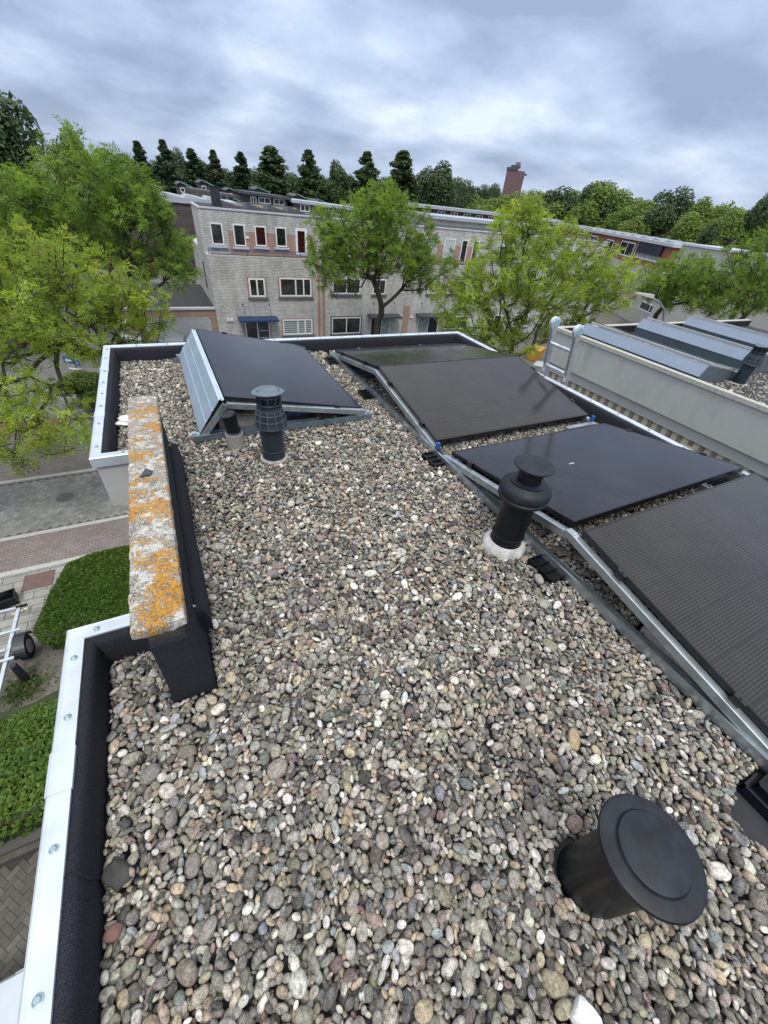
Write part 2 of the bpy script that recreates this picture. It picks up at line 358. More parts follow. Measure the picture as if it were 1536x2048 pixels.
# felt upstand with a soft shoulder, sub-divided along its length so it can sag a little
def feltring():
    lv = [(.050, .112), (.062, .113), (.076, .111), (.086, .104), (.092, .092), (.097, .06), (.101, .0), (.104, -.05)]
    m = MB(); P = [offs(d) for d, z in lv]; n = len(OUT); rg = random.Random(2)
    for i in range(n):
        j = (i + 1) % n; Ln = math.dist(OUT[i], OUT[j]); S = max(2, int(Ln / .12))
        ph = rg.random() * 9; vs = []
        for s in range(S + 1):
            t = s / S; wv = 0 if s in (0, S) else .0035 * math.sin(ph + t * Ln * 5.3) + .0025 * math.sin(ph * 2 + t * Ln * 13)
            for k, (d, z) in enumerate(lv):
                x = P[k][i][0] * (1 - t) + P[k][j][0] * t; y = P[k][i][1] * (1 - t) + P[k][j][1] * t
                dx, dy = P[k][j][0] - P[k][i][0], P[k][j][1] - P[k][i][1]; l = math.hypot(dx, dy)
                f = wv * min(1, k / 3); vs.append((x - dy / l * f, y + dx / l * f, z + (wv * .6 if 0 < k < 5 else 0)))
        K = len(lv); m.add(vs, [(s * K + k, (s + 1) * K + k, (s + 1) * K + k + 1, s * K + k + 1) for s in range(S) for k in range(K - 1)])
    return m
hpart(feltring(), 'felt_upstand', felt, smooth=True)
dk = MB(); dk.box(-.55, 3.70, -2.1, 1.2, -.25, -.045); dk.box(-.19, 3.70, 1.2, 2.65, -.25, -.045); dk.box(-.55, 3.70, 2.65, 4.80, -.25, -.045)
hpart(dk, 'roof_deck', M('worn_roofing_felt', (.020, .022, .026), .4, .8, 0, 7, bump=.5, bs=200, bd=.002))
hpart(ring([(.015, .06), (.015, -.26), (.35, -.26)]), 'fascia', fascia)
body = MB(); body.box(.15, 3.4, -2.0, 4.45, GZ, -.26)
hpart(body, 'wall', greybrick)
# felt overlap seams
seam = M('felt_seam', (.010, .010, .012), .3, .9)
fp = bpy.data.objects['felt_upstand']
for (x, y, dx, dy) in [(-.5, .47, 1, 0), (-.5, 3.75, 1, 0), (1.05, 4.735, 0, 1), (3.63, 3.2, -1, 0), (3.63, 2.35, -1, 0), (2.4, 4.735, 0, 1)]:
    m = MB()
    if dx: s = dx; prof = [(-.545, .1165), (-.520, .1145), (-.508, .107), (-.500, .06), (-.494, -.03)]; base = [(p if s > 0 else 3.132 - p, z) for p, z in prof]; pts = [(bx_, y + .012 * math.sin(i * 1.7), z + .0005) for i, (bx_, z) in enumerate(base)]
    else: pts = [(x + .006 * math.sin(i * 2), 4.83 - d, z + .002) for i, (d, z) in enumerate([(.055, .116), (.078, .113), (.090, .105), (.098, .06), (.103, -.03)])]
    m.tube(pts, .0018, 5); o = m.build('felt_seam', seam, fp)
# coping trim in lengths, with joint covers and screws
cop_lv = lambda e_: [(-.002 - e_, .058), (-.002 - e_, .121 + e_), (.004, .1265 + e_), (.012, .1235 + e_), (.058 + e_, .1205 + e_), (.058 + e_, .112)]
def coping(i, t0, t1, extra=0, nm='coping_trim'):
    lv = cop_lv(extra); n = len(OUT); j = (i + 1) % n; m = MB(); Ln = math.dist(OUT[i], OUT[j]); vs = []
    for t in (t0, t1):
        for d, z in lv:
            P = offs(d); a, b = P[i], P[j]
            if t <= 0: q = a
            elif t >= 1: q = b
            else:
                dx, dy = (OUT[j][0] - OUT[i][0]) / Ln, (OUT[j][1] - OUT[i][1]) / Ln
                q = (OUT[i][0] + dx * t * Ln - dy * d, OUT[i][1] + dy * t * Ln + dx * d)
            vs.append((*q, z))
    K = len(lv); m.add(vs, [(k, k + 1, K + k + 1, K + k) for k in range(K - 1)] + [tuple(range(K)), tuple(range(2 * K - 1, K - 1, -1))])
    return hpart(m, nm, alu)
def edge_point(i, t, d):
    j = (i + 1) % len(OUT); Ln = math.dist(OUT[i], OUT[j]); dx, dy = (OUT[j][0] - OUT[i][0]) / Ln, (OUT[j][1] - OUT[i][1]) / Ln
    return (OUT[i][0] + dx * t * Ln - dy * d, OUT[i][1] + dy * t * Ln + dx * d)
screwm = M('zinc_screw', (.30, .40, .43), .2, .35, .7)
def screws(i, ds):
    Ln = math.dist(OUT[i], OUT[(i + 1) % len(OUT)])
    for s in ds:
        x, y = edge_point(i, s / Ln, .032); o = MB().lathe([(.0115, 0), (.0115, .002), (.008, .0035), (.008, .0075), (.006, .009), (.001, .009)], n=10).build('screw', screwm, house, smooth=True); o.location = (x - 1.5, y - 1.5, .1215 - GZ)
# edge 0: far left side (4.83 -> 2.60)
for a_, b_ in [(0, .30), (.305, .715), (.72, 1)]: coping(0, a_, b_)
for t in (.30, .717): coping(0, t - .018, t + .018, .003, 'joint_cover')
screws(0, [.12, .38, .72, .98, 1.22, 1.45, 1.75, 2.08])
coping(1, 0, 1); screws(1, [.18, .36])
coping(3, 0, 1); screws(3, [.13, .30])
for a_, b_ in [(0, .148), (.152, .62), (.624, 1)]: coping(4, a_, b_)
coping(4, .136, .172, .003, 'joint_cover')
screws(4, [.14, .37, .74, 1.02, 1.42, 1.8])
for a_, b_ in [(0, .40), (.404, .75), (.754, 1)]: coping(6, a_, b_)
coping(6, .395, .41, .003, 'joint_cover'); screws(6, list(np.arange(2.3, 7.0, .33)))
for a_, b_ in [(0, .33), (.334, .66), (.664, 1)]: coping(7, a_, b_)
coping(7, .325, .34, .003, 'joint_cover'); screws(7, list(np.arange(.12, 4.3, .28)))
coping(5, 0, 1)

# ------------------------------------------------------------------ lichen covered wall
lw = thing('parapet_wall', 'narrow wall rising from the gravel with a concrete coping slab covered in orange lichen', 'wall', (-.21, 1.8, 0))
o = MB().prism([(-.285, -.06), (-.276, .10), (-.273, .35), (-.158, .35), (-.153, .12), (-.146, .05), (-.122, -.06)], 'y', .915, 2.72).build('felt_upstand', felt, lw, loc=(.21, -1.8, 0), bevel=.008)
MB().prism([(-.268, .351), (-.268, .374), (-.16, .374), (-.165, .351)], 'y', .925, 2.71).build('mortar_bed', M('dark_mortar', (.035, .032, .028), .4, .95, 0, 20, bump=.8, bs=60, bd=.01), lw, loc=(.21, -1.8, 0))
t = NT('lichen_concrete'); ob = t.tc.outputs['Object']
agg = t.noise(ob, 190, 3, .75); big = t.noise(ob, 9, 5, .6)
basec = t.mixc(t.ramp(t.noise(ob, 26, 4), [(.38, (0, 0, 0)), (.62, (1, 1, 1))]), t.ramp(agg, [(.36, (.040, .037, .032)), (.5, (.17, .155, .13)), (.64, (.46, .43, .38))]), t.ramp(agg, [(.33, (.08, .075, .065)), (.5, (.29, .27, .235)), (.62, (.56, .53, .47))]))
mpn = t.n('ShaderNodeMapping'); mpn.inputs['Location'].default_value = (1.3, .4, 0); t.l(ob, mpn.inputs[0]); wv = mpn.outputs[0]
pat = t.noise(wv, 8.5, 5, .62, .3); fine = t.noise(ob, 75, 4, .7)
val = t.math('ADD', pat, t.math('MULTIPLY', t.math('SUBTRACT', fine, .5), .62))
mask = t.ramp(val, [(.535, (0, 0, 0)), (.57, (1, 1, 1))])
ringv = t.ramp(t.math('FRACT', t.math('MULTIPLY', t.math('ADD', pat, t.math('MULTIPLY', fine, .06)), 17)), [(.0, (.25,) * 3), (.3, (1,) * 3), (.75, (1,) * 3), (1, (.35,) * 3)])
lich = t.ramp(fine, [(.33, (.10, .06, .012)), (.47, (.36, .165, .010)), (.64, (.58, .275, .012))])
palel = t.mixc(t.ramp(t.noise(ob, 20, 4, .7), [(.5, (0, 0, 0)), (.58, (1, 1, 1))]), basec, t.ramp(agg, [(.35, (.22, .22, .20)), (.6, (.60, .59, .55))]))
fullm = t.math('MULTIPLY', mask, ringv)
t.set(Base_Color=t.mixc(fullm, palel, lich), Roughness=.92)
t.bump(t.math('ADD', t.math('MULTIPLY', agg, .6), t.math('MULTIPLY', fullm, .5)), .8, .006); lichm = t.m
def slab_mesh(x0, x1, y0, y1, z0, z1, step, amp, seed):
    bm = bmesh.new(); bmesh.ops.create_cube(bm, size=1)
    for v_ in bm.verts: v_.co = Vector((x0 + (v_.co.x + .5) * (x1 - x0), y0 + (v_.co.y + .5) * (y1 - y0), z0 + (v_.co.z + .5) * (z1 - z0)))
    for ax, ln in ((1, y1 - y0), (0, x1 - x0), (2, z1 - z0)):
        k = max(1, int(ln / step))
        for s in range(1, k):
            co = [0, 0, 0]; co[ax] = (x0, y0, z0)[ax] + ln * s / k; no = [0, 0, 0]; no[ax] = 1
            bmesh.ops.bisect_plane(bm, geom=bm.verts[:] + bm.edges[:] + bm.faces[:], plane_co=co, plane_no=no)
    from mathutils import noise
    cen = Vector(((x0 + x1) / 2, 0, (z0 + z1) / 2))
    for v_ in bm.verts:
        ed = sum((abs(v_.co[i] - a) < 1e-5 or abs(v_.co[i] - b) < 1e-5) for i, a, b in ((0, x0, x1), (2, z0, z1), (1, y0, y1)))
        n_ = noise.noise_vector(v_.co * 28 + Vector((seed, 0, 0))) * amp + noise.noise_vector(v_.co * 90) * amp * .5
        if ed >= 2:
            d = (cen - v_.co); d.y = ((y0 + y1) / 2 - v_.co.y); d.x = math.copysign(1, d.x); d.z = math.copysign(1, d.z); d.y = math.copysign(1, d.y) if abs(v_.co.y - y0) < 1e-5 or abs(v_.co.y - y1) < 1e-5 else 0
            v_.co += d * .004 * (1 + noise.noise(v_.co * 50))
        v_.co += n_
    return bm
bm = slab_mesh(-.308, -.147, .925, 2.745, .376, .43, .018, .0035, 3)
for v_ in bm.verts:
    if v_.co.z < .39 and v_.co.y < 1.0: v_.co.z += max(0, .016 * math.sin(v_.co.x * 40 + 1))
me = bpy.data.meshes.new('concrete_coping'); bm.to_mesh(me); bm.free(); me.materials.append(lichm)
o = bpy.data.objects.new('concrete_coping', me); C.objects.link(o); o.parent = lw; o.location = (.21, -1.8, 0)

# small loose pieces
def rock(name, loc, size, seed, mat, label, cat, rough=.35, rot=0, sub=3, sharp=False):
    bm = bmesh.new(); bmesh.ops.create_icosphere(bm, subdivisions=sub, radius=1); from mathutils import noise
    for v_ in bm.verts:
        n_ = noise.noise(v_.co * 1.3 + Vector((seed, 0, 0))) * rough + noise.noise(v_.co * 4 + Vector((seed, 3, 0))) * rough * .3
        if sharp: v_.co = Vector([max(-.72, min(.72, q)) for q in v_.co]) * 1.3
        v_.co *= 1 + n_; v_.co = Vector((v_.co.x * size[0], v_.co.y * size[1], v_.co.z * size[2]))
    for f in bm.faces: f.smooth = not sharp
    me = bpy.data.meshes.new(name); bm.to_mesh(me); bm.free(); me.materials.append(mat)
    o = bpy.data.objects.new(name, me); C.objects.link(o); o.location = loc; o.rotation_euler = (0, 0, rot); return tag(o, label, cat)
whitest = M('white_chipped_render', (.74, .74, .72), .15, .8, 0, 30, bump=.5, bs=120, bd=.004, c2=(.80, .80, .79))
darkst = M('dark_slate_stone', (.045, .043, .040), .3, .8, 0, 20, bump=.4, bs=90)
# ------------------------------------------------------------------ roof vents
def zring(m, r, z, h=.006): m.lathe([(r - .004, z), (r, z + .001), (r, z + h), (r - .004, z + h + .001)], n=36, close=False)
# slatted cowl vent, left
def cowl_vent(loc, label, gz=-.05):
    v1 = thing('roof_vent', label, 'roof vent', loc)
    MB().lathe([(.100, gz), (.097, -.004), (.088, .004), (.080, .006)], n=40, close=False).build('flashing', conc, v1, smooth=True)
    MB().lathe([(.079, .0), (.079, .052), (.082, .054), (.082, .060), (.077, .062), (.076, .262), (.06, .262)], n=40, close=False).build('pipe', greypl, v1, smooth=True)
    m = MB().lathe([(.078, .216), (.108, .218), (.111, .223), (.107, .229), (.102, .258), (.105, .260), (.103, .266), (.098, .269), (.094, .296), (.097, .298), (.095, .304), (.090, .307), (.086, .328), (.083, .330), (.082, .345), (.07, .345)], n=48, close=False)
    co_ = m.build('louvred_collar', greypl, v1, smooth=True)
    rb = MB()
    for k in range(12):
        a = 2 * math.pi * k / 12 + .13; c_, s_ = math.cos(a), math.sin(a)
        rb.tube([(c_ * .1085, s_ * .1085, .226), (c_ * .104, s_ * .104, .262), (c_ * .095, s_ * .095, .300), (c_ * .086, s_ * .086, .330)], .0022, 4)
    rb.build('rib', greycap, co_)
    st = MB()
    for k in range(10):
        a = 2 * math.pi * k / 10; c_, s_ = math.cos(a), math.sin(a); st.beam((c_ * .077, s_ * .077, .335), (c_ * .077, s_ * .077, .425), .012, .006, (c_, s_, 0))
    st.lathe([(.079, .352), (.081, .354), (.081, .362), (.079, .364)], n=36, close=False); st.lathe([(.079, .40), (.080, .402), (.080, .410), (.078, .412)], n=36, close=False)
    st.build('cage', greypl, v1)
    MB().lathe([(.073, .335), (.073, .43), (.001, .43)], n=30).build('inner_pipe', blk, v1, smooth=True)
    cap = MB(); n_ = 40; vs = []; 
    for (rr, zz_) in [(.080, .418), (.096, .424), (.0965, .429), (.088, .434), (.001, .436)]:
        for k in range(n_):
            a = 2 * math.pi * k / n_; pinch = 1 + .10 * abs(math.cos(a)) ** 6
            vs.append((rr * pinch * math.cos(a), rr * .93 * math.sin(a), zz_ - .007 * abs(math.cos(a)) ** 4 * (rr > .05)))
    cap.add(vs, [(i * n_ + k, i * n_ + (k + 1) % n_, (i + 1) * n_ + (k + 1) % n_, (i + 1) * n_ + k) for i in range(4) for k in range(n_)] + [tuple(range(n_))])
    cap.build('cap', greycap, v1, smooth=True)
    v1.scale = (1, 1, 1.15)
    return v1
cowl_vent((.50, 2.50, 0), 'slate grey vent pipe with stepped louvred collar standing in front of the single tilted panel')
# round black flue
v2 = thing('flue_terminal', 'tall black flue with ring bulge and flat disc cap on a white painted base', 'flue', (1.525, 1.135, 0))
MB().lathe([(.128, -.02), (.124, .012), (.112, .026), (.099, .038), (.092, .042)], n=48, close=False).build('base_flashing', M('peeling_white_paint', (.45, .44, .42), .35, .8, 0, 16, bump=.5, bs=60), v2, smooth=True)
MB().lathe([(.089, .02), (.089, .085), (.094, .087), (.094, .095), (.089, .097), (.088, .33), (.094, .345), (.094, .39)], n=48, close=False).build('pipe', blk, v2, smooth=True)
MB().lathe([(.09, .352), (.128, .352), (.134, .358), (.134, .370), (.128, .376), (.134, .384), (.137, .400), (.130, .425), (.112, .442), (.094, .449), (.092, .452), (.094, .460), (.088, .462), (.06, .462)], n=56, close=False).build('ring_bulge', blk2, v2, smooth=True)
m = MB().lathe([(.062, .46), (.062, .52), (.074, .524), (.076, .545), (.060, .548)], n=40, close=False)
m.build('neck', blk, v2, smooth=True)
MB().lathe([(.076, .545), (.100, .549), (.103, .553), (.101, .558), (.030, .561), (.001, .561)], n=48).build('cap', blk2, v2, smooth=True)
# big mushroom lid
v3 = thing('mushroom_vent', 'wide flat black lid on a short black pipe in the gravel near the viewer', 'roof vent', (.797, -.150, 0)); v3.scale = (.955, .955, 1)
MB().lathe([(.093, -.05), (.093, .06), (.090, .30), (.11, .327)], n=56, close=False).build('pipe', blk, v3, smooth=True)
MB().lathe([(.09, .327), (.122, .329), (.129, .333), (.131, .339), (.128, .346), (.119, .350), (.092, .352), (.089, .355), (.087, .361), (.083, .363), (.001, .365)], n=64).build('lid', blk2, v3, smooth=True)
# little black spigot
v4 = thing('pipe_spigot', 'small black pipe stub in a pale collar under the single tilted panel', 'pipe', (.278, 2.76, -.012))
MB().lathe([(.063, -.05), (.062, .10), (.056, .102), (.055, .06)], n=32, close=False).build('collar', M('beige_pvc', (.27, .26, .23), .1, .6), v4, smooth=True)
MB().tube([(0, 0, .05), (0, 0, .13), (-.006, 0, .15), (-.012, .0, .20), (-.018, 0, .235)], [.052, .052, .046, .050, .048], 24).build('pipe', blk, v4, smooth=True)
MB().tube([(-.018, 0, .232), (-.021, 0, .252), (-.0225, 0, .257)], [.053, .053, .046], 24).build('cap', blk, v4, smooth=True)
MB().tube([(.0, -.0, .098), (0, 0, .118)], [.056, .056], 24).build('clip_band', galv_dull, v4, smooth=True)

# ------------------------------------------------------------------ solar panels
PL, PW = 1.745, 1.134
t = NT('solar_cells'); ob = t.tc.outputs['Object']; sp = t.n('ShaderNodeSeparateXYZ'); t.l(ob, sp.inputs[0]); X_, Y_ = sp.outputs[0], sp.outputs[1]
fr = t.math('FRACT', t.math('MULTIPLY', Y_, 1 / .0140)); line = t.math('LESS_THAN', t.math('ABSOLUTE', t.math('SUBTRACT', fr, .5)), .11)
dash = t.math('FRACT', t.math('MULTIPLY', X_, 1 / .031)); dot = t.math('LESS_THAN', t.math('ABSOLUTE', t.math('SUBTRACT', dash, .5)), .16)
cellx = t.math('FRACT', t.math('MULTIPLY', t.math('SUBTRACT', X_, .0285), 1 / .0938)); cy_ = t.math('FRACT', t.math('MULTIPLY', t.math('SUBTRACT', Y_, .017), 1 / .1834))
gx = t.math('LESS_THAN', cellx, .03); gy = t.math('LESS_THAN', cy_, .03); mid = t.math('LESS_THAN', t.math('ABSOLUTE', t.math('SUBTRACT', X_, PL / 2)), .0045)
gap = t.math('MAXIMUM', t.math('MAXIMUM', gx, gy), mid)
cellc = t.ramp(t.noise(ob, 2.2, 4), [(.3, (.0065, .0062, .0078)), (.7, (.013, .0118, .0125))])
base = t.mixc(t.math('MULTIPLY', line, .38), cellc, (.075, .064, .058)); base = t.mixc(t.math('MULTIPLY', t.math('MULTIPLY', line, dot), .16), base, (.20, .16, .13))
base = t.mixc(t.math('MULTIPLY', gap, .8), base, (.004, .004, .005))
base = t.mixc(t.ramp(t.noise(ob, 3.5, 6, .65), [(.42, (0, 0, 0)), (.75, (.05,) * 3)]), base, (.18, .17, .165))
t.set(Base_Color=base, Roughness=t.ramp(t.noise(ob, 5, 5), [(.3, (.10,) * 3), (.7, (.19,) * 3)])); t.b.inputs['Specular IOR Level'].default_value = .34
t.bump(t.noise(ob, 900, 2, .5), .03, .0005); cells = t.m
t = NT('solar_logo'); t.set(Base_Color=(.45, .45, .45), Roughness=.4); logom = t.m
framem = M('black_anodised_frame', (.013, .013, .015), .15, .33, .4, 20)
clampm = M('black_clamp', (.018, .018, .020), .2, .4, .3)
def make_panel():
    p = thing('solar_panel', '', 'solar panel')
    fr_ = MB(); w_, h_ = .011, .032
    fr_.box(0, PL, 0, w_, -h_, 0); fr_.box(0, PL, PW - w_, PW, -h_, 0); fr_.box(0, w_, w_, PW - w_, -h_, 0); fr_.box(PL - w_, PL, w_, PW - w_, -h_, 0)
    fr_.build('frame', framem, p, bevel=.001)
    MB().box(w_, PL - w_, w_, PW - w_, -.007, -.0015).build('glass', cells, p)
    for x, yy in ((-.006, .24), (-.006, .86), (PL + .006, .24), (PL + .006, .86)):
        s = -1 if x < 0 else 1; m = MB(); m.box(x - .014, x + .014, yy - .025, yy + .025, .001, .005); m.box(x + (s * .004 if s > 0 else -.014), x + (.014 if s > 0 else -.004), yy - .022, yy + .022, -.040, .001)
        m.box(x - .005, x + .005, yy - .005, yy + .005, .005, .009)
        m.build('clamp', clampm, p)
    return p
pan0 = make_panel()
pan0['label'] = 'single black solar panel tilted sideways with a blue grey wind plate on its left'
CT = math.cos(R(10)); ST = math.sin(R(10))
def put(p, origin, ux, uy):
    ux = Vector(ux).normalized(); uy = Vector(uy).normalized(); uz = ux.cross(uy)
    m = Matrix((ux, uy, uz)).transposed().to_4x4(); m.translation = Vector(origin); p.matrix_world = m
ZL, ZR = .088, .286
# local y runs up/down the slope; origin at the lower-left corner seen from above
put(pan0, (.272 + PW * math.cos(R(11)), 2.93, .30 - PW * math.sin(R(11))), (0, 1, 0), (-math.cos(R(11)), 0, math.sin(R(11))))
specs = [('farthest black panel of the double row, sloping away and mirroring green trees', (1.705 + PL, 4.455, ZL), (-1, 0, 0), (0, -CT, ST)),
         ('black solar panel sloping towards the viewer with the ladder mirrored in it', (1.715, 2.212, ZR - PW * ST), (1, 0, 0), (0, CT, ST)),
         ('black solar panel sloping away right behind the tall black flue', (1.745 + PL, 2.045, ZR - PW * ST - .01), (-1, 0, 0), (0, -CT, ST)),
         ('nearest black solar panel at the right edge showing fine striped cell lines', (1.725, -.268, ZR - PW * ST), (1, 0, 0), (0, CT, ST))]
pans = []
for lb, og, ux, uy in specs:
    p = copy_tree(pan0); p['label'] = lb; put(p, og, ux, uy); pans.append(p)
for p in [pan0] + pans: p['group'] = 'black solar panels on our roof'
lg = MB().box(PL - .68, PL - .63, .55, .562, -.0014, -.0006).build('sticker', logom, pans[2]); lg.name = 'sticker'

# ------------------------------------------------------------------ mounting frames
def ubar(m, p, q, wd=.05, h=.045, up=(0, 0, 1)): m.beam(p, q, wd, h, up)
rk = thing('mounting_frame', 'galvanised double row mounting frame under the four right hand solar panels', 'solar mounting frame', (1.7, 2.0, 0), group='solar mounting frames')
def rpart(m, nm, mat, **k): return m.build(nm, mat, rk, loc=(-1.7, -2.0, 0), **k)
XL = 1.697
for xr in (XL, XL + PL + .03):
    m = MB(); x0, x1 = xr - .028, xr + .028    # open U channel
    m.box(x0, x0 + .004, -.75, 4.52, -.012, .038); m.box(x1 - .004, x1, -.75, 4.52, -.012, .030); m.box(x0, x1, -.75, 4.52, -.014, -.010); m.box(x0 - .001, x0 + .012, -.75, 4.52, .038, .041)
    rpart(m, 'base_rail', galv)
    for (ya, za, yb, zb) in ((4.47, ZL - .055, 3.335, ZR - .058), (2.20, ZL - .057, 3.325, ZR - .058), (2.06, ZL - .062, .895, ZR - .066), (-.28, ZL - .055, .885, ZR - .058)):
        m = MB(); xm = xr + (.004 if xr < 2 else -.004); m.beam((xm, ya, za), (xm, yb, zb), .042, .046, (0, 0, 1))
        rpart(m, 'sloping_bar', galv, bevel=.004)
    for yb in (3.33, .89):
        m = MB(); m.box(xr - .019, xr + .027, yb - .028, yb + .028, ZR - .080, ZR - .034); rpart(m, 'ridge_joint', galv, bevel=.006)
    for yb, xo in ((2.168, 0), (-.31, 0)):
        m = MB(); m.box(xr - .013, xr + .015, yb - .014, yb + .014, .042, .094); rpart(m, 'blue_clamp', blue, bevel=.003)
for yb in (4.40, 2.10, 2.0, -.3):
    m = MB(); m.box(XL + .03, XL + PL, yb - .03, yb + .03, -.012, .012) if yb not in (2.10,) else m.box(XL + PL - .35, XL + PL + .03, 2.105, 2.15, .02, .045)
    rpart(m, 'cross_rail', galv_dull if yb != 2.10 else galv)
for yb in (3.95, 1.45, .2):
    m = MB(); x0 = XL + .03; m.box(x0, x0 + .42, yb - .16, yb + .16, -.012, -.006); m.box(x0, x0 + .42, yb - .163, yb - .157, -.012, .028); m.box(x0, x0 + .42, yb + .157, yb + .163, -.012, .028); m.box(x0, x0 + .42, yb - .03, yb + .03, -.006, .02)
    rpart(m, 'ballast_tray', galv_dull)
for yb in (4.33, 3.35, 2.09, .88, -.33, .2):
    m = MB(); x0, x1 = XL - .13, XL - .025
    if yb == .2: continue
    m.box(x0, x1, yb - .09, yb + .09, -.022, .002)
    for k in range(4): m.box(x0, x1, yb - .09 + k * .058, yb - .084 + k * .058, .002, .018)
    m.box(x0, x0 + .006, yb - .09, yb + .09, .002, .018)
    rpart(m, 'rubber_foot', blk)
rf = MB(); rf.box(1.525, 1.615, -.66, -.22, -.046, -.02)
for k in range(5): rf.box(1.525, 1.615, -.66 + k * .108, -.652 + k * .108, -.02, .004)
rf.box(1.525, 1.532, -.66, -.22, -.02, .004); rpart(rf, 'rubber_foot', blk)
# frame below the single panel
rk2 = thing('mounting_frame', 'galvanised A shaped mounting frame with wind plate under the single left panel', 'solar mounting frame', (.7, 3.7, 0), group='solar mounting frames')
def r2(m, nm, mat, **k): return m.build(nm, mat, rk2, loc=(-.7, -3.7, 0), **k)
xr_, zr_ = .262, .262; 
for y in (2.905, 4.64):
    m = MB(); m.box(.0, 1.46, y - .03, y - .026, -.012, .034); m.box(.0, 1.46, y - .03, y + .05, -.014, -.008); m.box(.0, 1.46, y - .032, y - .016, .034, .037)
    r2(m, 'base_rail', galv_dull)
    m = MB(); m.beam((xr_ + .008, y + .004, zr_ - .020), (1.40, y + .004, .052), .04, .044); r2(m, 'sloping_bar', galv, bevel=.004)
    m = MB(); m.beam((.075, y + .004, .020), (xr_ + .004, y + .004, zr_ - .012), .04, .044); r2(m, 'sloping_bar', galv, bevel=.004)
tr_ = MB().box(.10, 1.0, 2.955, 3.11, -.006, .002); tr_.box(.10, 1.0, 2.955, 2.96, .002, .03); tr_.box(.10, 1.0, 3.105, 3.11, .002, .03); r2(tr_, 'ballast_tray', galv_dull)
# wind plate: folded sheet with two ridges and a bright top flange
prof = []; A0 = Vector((.052, .042)); A1 = Vector((.226, .286)); dn = (A1 - A0); nn = Vector((-dn.y, dn.x)).normalized()
for tt, off in ((0, 0), (.30, 0), (.31, .004), (.33, .004), (.34, 0), (.64, 0), (.65, .004), (.67, .004), (.68, 0), (1, 0)): prof.append(A0 + dn * tt + nn * off)
m = MB(); K = len(prof); vs = [(q.x, y, q.y) for y in (2.90, 4.665) for q in prof] + [(q.x - nn.x * -.002 + .003, y, q.y - .002) for y in (2.90, 4.665) for q in prof]
m.add(vs, [(k, k + 1, K + k + 1, K + k) for k in range(K - 1)] + [(2 * K + k, 2 * K + k + 1, 3 * K + k + 1, 3 * K + k) for k in range(K - 1)])
wp = r2(m, 'wind_plate', M('blue_grey_galvanised_sheet', (.36, .45, .52), .08, .42, .6, 4))
m = MB().prism([(.224, .286), (.224, .290), (.243, .3005), (.247, .284), (.262, .292), (.262, .287), (.249, .279), (.236, .289)], 'y', 2.898, 4.667); r2(m, 'top_flange', M('bright_galvanised_edge', (.62, .70, .76), .08, .35, .5))
m = MB().box(-.02, .05, 2.885, 2.93, .037, .045); m.box(.0, .03, 2.89, 2.925, .045, .056); r2(m, 'end_clamp', galv)
m = MB().box(1.40, 1.46, 2.885, 2.93, .037, .045); m.box(1.42, 1.445, 2.89, 2.925, .045, .056); r2(m, 'end_clamp', galv)
m = MB().box(.03, .07, 4.61, 4.66, .037, .062); r2(m, 'end_clamp', galv)
# ballast tiles
def tile(loc, size, label, rz=0, rx=0):
    bm = slab_mesh(-size[0] / 2, size[0] / 2, -size[1] / 2, size[1] / 2, 0, size[2], .03, .0012, loc[0])
    me = bpy.data.meshes.new('ballast_tile'); bm.to_mesh(me); bm.free(); me.materials.append(M('ballast_concrete', (.27, .25, .22), .22, .9, 0, 30, bump=.5, bs=200, bd=.002))
    o = bpy.data.objects.new('ballast_tile', me); C.objects.link(o); o.location = loc; o.rotation_euler = (rx, 0, rz); return tag(o, label, 'concrete tile')
tile((1.875, .235, .004), (.26, .30, .048), 'grey concrete ballast tile lying under the nearest right hand panel')
tile((.40, 3.12, .006), (.40, .28, .10), 'beige concrete ballast tile inside the frame of the single left panel')
tile((1.87, 2.62, -.004), (.28, .30, .048), 'concrete ballast tile under the panel that mirrors the ladder')
# cables
def cable(pts, r, mat, label, nm='cable'):
    P = [Vector(p) for p in pts]; out_ = []
    for i in range(len(P) - 1):
        a, b = P[i], P[i + 1]; p0 = P[max(i - 1, 0)]; p3 = P[min(i + 2, len(P) - 1)]
        for s in range(6):
            u = s / 6; out_.append(.5 * ((2 * a) + (b - p0) * u + (2 * p0 - 5 * a + 4 * b - p3) * u * u + (3 * a - p0 - 3 * b + p3) * u ** 3))
    out_.append(P[-1]); return tag(MB().tube(out_, r, 6).build(nm, mat, smooth=True), label, 'cable')
cable([(1.42, 3.55, .012), (1.55, 3.62, .02), (1.68, 3.78, .05), (1.85, 4.0, .08)], .004, blk, 'black cable crossing the gravel between the single panel and the double row')
cable([(.34, 2.99, .20), (.42, 2.96, .155), (.52, 2.95, .15), (.56, 2.97, .19), (.50, 3.02, .22)], .0022, M('yellow_cable', (.30, .24, .05), .2), 'thin yellow earth cable looping under the top of the single panel')

